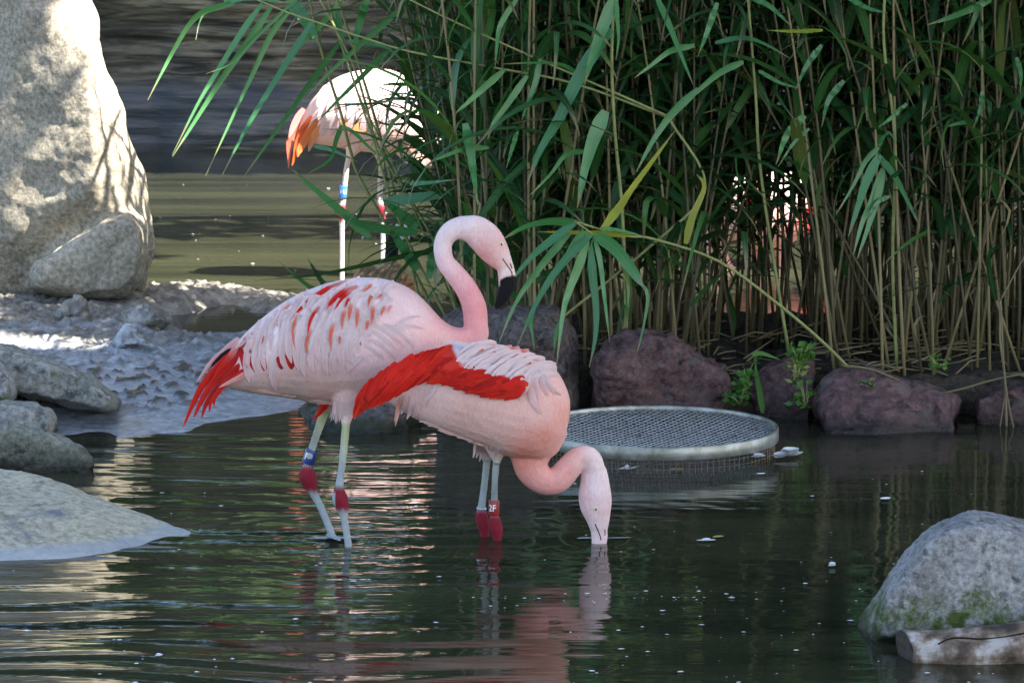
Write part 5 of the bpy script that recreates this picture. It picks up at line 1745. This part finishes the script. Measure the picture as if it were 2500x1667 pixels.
for pts, w, tw in [([(455, 418), (300, 490), (120, 640), (-20, 765)], 54, 0.4), ([(265, 292), (450, 258), (600, 300), (770, 395)], 46, 0.6), ([(985, 305), (880, 450), (808, 610)], 48, 0.3), ([(1135, 545), (1030, 680), (985, 860)], 52, 0.3), ([(870, 780), (750, 910), (678, 1110)], 72, 0.4), ([(280, 20), (210, 220), (150, 380)], 50, 0.3), ([(500, -20), (640, 50), (780, 180)], 50, 0.4), ([(2010, 818), (1900, 835), (1820, 860)], 36, 0.5), ([(2070, 620), (2055, 740), (2008, 870)], 42, 0.3), ([(2300, 390), (2330, 500), (2325, 630)], 42, 0.3), ([(1150, -20), (1300, 60), (1430, 90)], 46, 0.5), ([(900, 870), (800, 960), (690, 1130)], 34, 0.4), ([(1560, 700), (1450, 800), (1370, 860)], 40, 0.4), ([(2130, 0), (1900, 100), (1700, 170)], 60, 0.5), ([(560, 480), (700, 560), (840, 600)], 38, 0.5)]:
    ribbon('leaf', [C9(*p) for p in pts], w / 2.767, 12.2, fr4, FL, tw, -0.06)
ribbon('yellow_leaf', [DS(1575, 560), DS(1590, 500), DS(1618, 430), DS(1600, 400)], 22, 12.1, fr4, M['reed_leaf_yellow'], 0.4)
ribbon('yellow_leaf', [DS(1890, 70), DS(1820, 72), DS(1760, 70)], 12, 12.2, fr4, M['reed_leaf_yellow'], 0.4)

# dry stalks and a green shoot in front of the stones
dst = empty('dry_stalk', at(*DS(2305, 970), 11.85), 'pair of pale dry stalks hanging down to the water over the low stone', 'stalk')
stalk([DS(2298, 690), DS(2297, 780), DS(2308, 870), DS(2312, 990)], 0.003, 0.004, 11.85, dst, M['reed_leaf_dry'], 'stem')
stalk([DS(2299, 700), DS(2303, 800), DS(2310, 890), DS(2328, 985)], 0.003, 0.003, 11.83, dst, M['reed_leaf_dry'], 'stem')
stalk([DS(2312, 890), DS(2303, 940), DS(2296, 985)], 0.0025, 0.0018, 11.84, dst, M['reed_leaf_dry'], 'stem')
stalk([DS(2298, 690), DS(2330, 630), DS(2370, 560)], 0.003, 0.002, 11.86, dst, M['reed_leaf_dry'], 'stem')
ds2 = empty('dry_stalk', at(*DS(2060, 880), 11.9), 'bent dry stalk lying across the long low red stone', 'stalk')
stalk([DS(1935, 840), DS(2000, 848), DS(2080, 880), DS(2130, 905), DS(2200, 895), DS(2290, 870), DS(2400, 850)], 0.0035, 0.003, 11.84, ds2, M['reed_leaf_dry'], 'stem')
sh = empty('shoot', at(*DS(1750, 945), 11.85), 'single fresh green shoot standing between the stones behind the grate', 'shoot')
ribbon('leaf', [DS(1752, 948), DS(1745, 900), DS(1738, 860), DS(1734, 828)], 17, 11.85, sh, M['weed'], 0.3, seg=10)
ribbon('leaf', [DS(1728, 815), DS(1750, 812), DS(1792, 826)], 16, 11.85, sh, M['weed'], 0.5, seg=8)


def weed(px, py, Y, w, h, n, label, mat):
    c = dsp(px, py, Y)
    t = empty('weed', c, label, 'weed')
    rs = np.random.RandomState(int(px))
    s = Y / F * 1.063
    bm = bmesh.new()
    tips = []
    for i in range(7):
        tip = c + Vector((rs.uniform(-0.5, 0.5) * w * s, rs.uniform(-0.05, 0.02), rs.uniform(0.2, 1.0) * h * s))
        tips.append(tip)
        bm_tube(bm, [c, c.lerp(tip, 0.5) + Vector((0, -0.02, 0.01)), tip], [0.002, 0.0016, 0.001], 5)
    adopt(link('stems', from_bm('stems', bm), M['green_stem']), t)
    verts, faces = [], []
    for i in range(n):
        a, f = tips[rs.randint(7)], rs.rand() ** 0.5
        p = np.array(c.lerp(a, f)) + rs.normal(0, 0.009, 3)
        d = rs.normal(size=3)
        d[2] = abs(d[2]) * 0.4
        d /= np.linalg.norm(d)
        q = np.cross(d, rs.normal(size=3))
        q /= np.linalg.norm(q)
        L = rs.uniform(0.014, 0.034)
        b = len(verts)
        nrm = np.cross(d, q) * L * 0.15
        verts += [p, p + d * L * 0.5 + q * L * 0.34, p + d * L, p + d * L * 0.5 - q * L * 0.34, p + d * L * 0.5 + nrm]
        faces += [(b, b + 1, b + 4), (b + 1, b + 2, b + 4), (b + 2, b + 3, b + 4), (b + 3, b, b + 4)]
    adopt(link('leaves', pyd('leaves', verts, faces), mat), t)
    return t


weed(1700, 930, 11.88, 80, 105, 170, 'dark leafy weed filling the gap left of the upright stone', M['weed'])
weed(1850, 940, 11.9, 50, 90, 40, 'thin creeper climbing the crack right of the upright stone', M['weed'])
weed(1835, 838, 11.98, 60, 60, 110, 'bright green weed tuft on top of the upright stone', M['weed'])
weed(1832, 868, 11.95, 40, 40, 30, 'small yellowish grass tuft on the face of the upright stone', M['weed_yellow'])
weed(2150, 850, 12.0, 70, 40, 30, 'broad leaved seedling on the bank among the dead stalks', M['weed'])
weed(1990, 885, 11.84, 40, 26, 18, 'sparse green sprigs on the long low red stone', M['weed'])

# ------------------------------------------------------------------ round metal strainer
gc = Vector((at(1600, 1040, 11.37).x, 11.37, 0.0))
strainer = empty('strainer', gc, 'round galvanised wire grate in a metal rim at the water surface', 'grate')
RAD = 0.378
m, nt, bs, out = new_mat('galvanised')
v = coords(nt, (1, 1, 1))
n1_ = tex_noise(nt, v, 14, 6, 0.65, 0.4)
nt.links.new(ramp(nt, n1_, [(0.3, (0.13, 0.13, 0.10)), (0.5, (0.27, 0.27, 0.235)), (0.7, (0.42, 0.43, 0.41))]), bs.inputs['Base Color'])
bs.inputs['Metallic'].default_value = 0.55
bs.inputs['Roughness'].default_value = 0.42
M['galv'] = m
M['rust'] = plain('rusty_wire', (0.20, 0.14, 0.085), 0.8, 0.3, 0.3, 60, 0.2)
bm = bmesh.new()
n = 96
prof = [(RAD, 0.044), (RAD + 0.004, 0.044), (RAD + 0.006, 0.046), (RAD + 0.006, 0.083), (RAD + 0.003, 0.086), (RAD - 0.003, 0.086), (RAD - 0.005, 0.083), (RAD - 0.004, 0.044)]
vs = [[bm.verts.new((math.cos(k * 2 * math.pi / n) * r, math.sin(k * 2 * math.pi / n) * r, z)) for k in range(n)] for r, z in prof]
for i in range(len(prof)):
    a, b = vs[i], vs[(i + 1) % len(prof)]
    for k in range(n):
        bm.faces.new((a[k], a[(k + 1) % n], b[(k + 1) % n], b[k]))
link('rim', from_bm('rim', bm), M['galv'], strainer)
bm = bmesh.new()
sp = 0.021
for fam in (1.1, -1.1):
    d = Vector((math.cos(fam), math.sin(fam), 0))
    p = Vector((-d.y, d.x, 0))
    k = -int(RAD / sp)
    while k * sp < RAD:
        o_ = k * sp + RR.uniform(-0.001, 0.001)
        half = math.sqrt(max(0, (RAD - 0.003) ** 2 - o_ * o_))
        if half > 0.02:
            pts = []
            for j in range(7):
                t = -1 + j / 3
                q = p * (o_ + 0.0012 * math.sin(j * 2.1 + k)) + d * (half * t)
                r2 = (q.x ** 2 + q.y ** 2) / RAD ** 2
                pts.append(q + Vector((0, 0, 0.074 - 0.010 * (1 - r2) + (0.0014 if fam > 0 else -0.0008))))
            bm_tube(bm, pts, [0.0016] * 7, 4)
        k += 1
M['wire'] = plain('bright_wire', (0.50, 0.52, 0.53), 0.45, 0.5, 0.2, 30, 0.3)
tag(link('wire_screen', from_bm('wire_screen', bm), M['wire'], strainer), kind='stuff')
bm = bmesh.new()
for k in range(118):
    a = k * 2 * math.pi / 118
    q = Vector((math.cos(a), math.sin(a), 0)) * (RAD - 0.006)
    bm_tube(bm, [q + Vector((0, 0, 0.052)), q + Vector((0, 0, -0.1))], [0.0013, 0.0013], 4)
for z in (0.032, 0.013, -0.006, -0.03):
    ring = [Vector((math.cos(k * 2 * math.pi / 64), math.sin(k * 2 * math.pi / 64), 0)) * (RAD - 0.0075) + Vector((0, 0, z)) for k in range(65)]
    bm_tube(bm, ring, [0.0012] * 65, 4)
tag(link('wire_basket', from_bm('wire_basket', bm), M['rust'], strainer), kind='stuff')


# ------------------------------------------------------------------ feathers and scraps on the water
M['down'] = plain('white_down', (0.80, 0.80, 0.80), 0.8, 0.2, 0.05, 80)
M['dead_leaf'] = plain('dead_leaf', (0.42, 0.36, 0.12), 0.6, 0.3, 0.2, 80)
M['dead_brown'] = plain('brown_scrap', (0.20, 0.10, 0.06), 0.7, 0.3, 0.2, 80)


M['film'] = plain('wet_film', (0.36, 0.41, 0.45), 0.35, 0.5, 0.2, 60)


def float_feather(px, py, L, W, curl, az, label, z=0.004, cat='feather', mat=None, name='floating_feather', lift=0.3, n=1):
    """a shallow boat-shaped feather lying on the water"""
    c = gdsp(px, py, z)
    root = empty(name, c, label, cat, 'scraps floating on the water')
    rs = random.Random(int(px * 7 + py))
    for j in range(n):
        verts, faces = [], []
        S_ = 10
        aj = az + (rs.uniform(-1.4, 1.4) if j else 0)
        Lj = L * (1 if j == 0 else rs.uniform(0.5, 0.9))
        for i in range(S_ + 1):
            t = i / S_ - 0.5
            w = W * 0.5 * max(0.02, 1 - (2 * t) ** 2) ** 0.7
            cx, cy = t * Lj, curl * Lj * (t * t - 0.1)
            zz = lift * Lj * (t * t) * (1 if t > 0 else 0.5) + 0.003 * j
            for s in (-1, 0, 1):
                x, y = cx, cy + s * w
                verts.append((x * math.cos(aj) - y * math.sin(aj), x * math.sin(aj) + y * math.cos(aj), zz + 0.25 * w * s * s))
        for i in range(S_):
            for k in range(2):
                b = i * 3 + k
                faces.append((b, b + 1, b + 4, b + 3))
        link('vane', pyd('vane', verts, faces), mat or M['down'], root)
    return root


float_feather(1815, 1047, 0.085, 0.05, 0.25, 0.2, 'fluffy clump of white down drifting off the right side of the grate', n=7, lift=0.55)
float_feather(1790, 1050, 0.06, 0.035, 0.3, 1.2, 'small white down tuft touching the grate basket', n=4, lift=0.5)
float_feather(1432, 1077, 0.11, 0.018, 0.7, 0.25, 'slender curled white feather in front of the grate', n=2, lift=0.25)
float_feather(1742, 1049, 0.05, 0.03, 0.4, 0.4, 'white tuft caught under the grate rim', z=0.03, n=3)
float_feather(1622, 1241, 0.055, 0.02, 0.2, 0.05, 'narrow white feather floating beside the yellow leaf', n=2, lift=0.15)
float_feather(1650, 1233, 0.035, 0.022, 0.1, 0.4, 'small yellow leaf floating on the dark water', cat='leaf', mat=M['dead_leaf'], name='floating_leaf', lift=0.2)
float_feather(2034, 1146, 0.032, 0.03, 0.2, 0.3, 'pale petal shaped feather on open water behind the granite boulder', lift=0.5)
float_feather(1911, 1299, 0.024, 0.018, 0.3, 0.6, 'tiny bright white feather curl on the water left of the granite boulder', n=3, lift=0.6)
float_feather(765, 1236, 0.15, 0.026, 0.15, 0.06, 'flat pale blue film of down around the upright flamingo foot', n=2, lift=0.02, mat=M['film'])
float_feather(1345, 1236, 0.05, 0.02, 0.2, 0.1, 'white froth left of the dipping bill', lift=0.05, mat=M['film'])
float_feather(1420, 1235, 0.08, 0.012, 0.1, 0.08, 'thin white froth streak right of the dipping bill', lift=0.03, mat=M['film'])
float_feather(955, 1165, 0.016, 0.014, 0.3, 0.4, 'tiny white down fleck between the legs of the two front flamingos', n=2, lift=0.6)
float_feather(365, 1600 / 1.063, 0.02, 0.016, 0.3, 0.2, 'bright white down fleck below the sandy rock', n=2, lift=0.6)
float_feather(1748, 1088, 0.03, 0.015, 0.3, 0.2, 'white fleck just in front of the grate basket', n=1, lift=0.3)
float_feather(1555, 1078, 0.045, 0.02, 0.2, 0.1, 'olive dead leaf at the foot of the grate basket', cat='leaf', mat=M['dead_leaf'], name='floating_leaf', lift=0.2)
for i, (x, y) in enumerate([(1400, 985), (1470, 1000), (1600, 962), (1740, 985), (1690, 1000)]):
    float_feather(x, y, 0.03, 0.016, 0.2, i, 'small brown leaf scrap lying on the wire grate', z=0.078, cat='leaf', mat=M['dead_brown'], name='leaf_scrap', lift=0.2)

# uncountable specks
rs = np.random.RandomState(9)
verts, faces = [], []
for i in range(230):
    if i < 80:
        px, py = rs.uniform(1300, 2300), rs.uniform(1330, 1570)
    elif i < 120:
        px, py = rs.uniform(1050, 1800), rs.normal(1372 - 0.0, 9)
        py += -0.03 * (px - 1400)
    elif i < 175:
        px, py = rs.uniform(20, 1100), rs.uniform(1120, 1570)
    elif i < 195:
        px, py = rs.uniform(340, 900), rs.uniform(400, 640)
    else:
        px, py = rs.uniform(1250, 2340), rs.uniform(1060, 1330)
    c = np.array(gdsp(px, py, 0.0035))
    s = abs(rs.normal(0, 0.0024)) + 0.001
    if i >= 175 and i < 195:
        s *= 1.2
    a = rs.rand() * 6.28
    k = rs.randint(4, 7)
    b = len(verts)
    for j in range(k):
        r = s * rs.uniform(0.5, 1.2)
        verts.append(c + np.array([math.cos(a + j * 6.283 / k) * r * rs.uniform(1, 2.2), math.sin(a + j * 6.283 / k) * r, 0]))
    verts.append(c + np.array([0, 0, s * 0.25]))
    for j in range(k):
        faces.append((b + j, b + (j + 1) % k, b + k))
tag(link('floating_specks', pyd('floating_specks', verts, faces), M['down'], smooth=False), 'scattered white specks and froth floating on the pond', 'specks', kind='stuff')
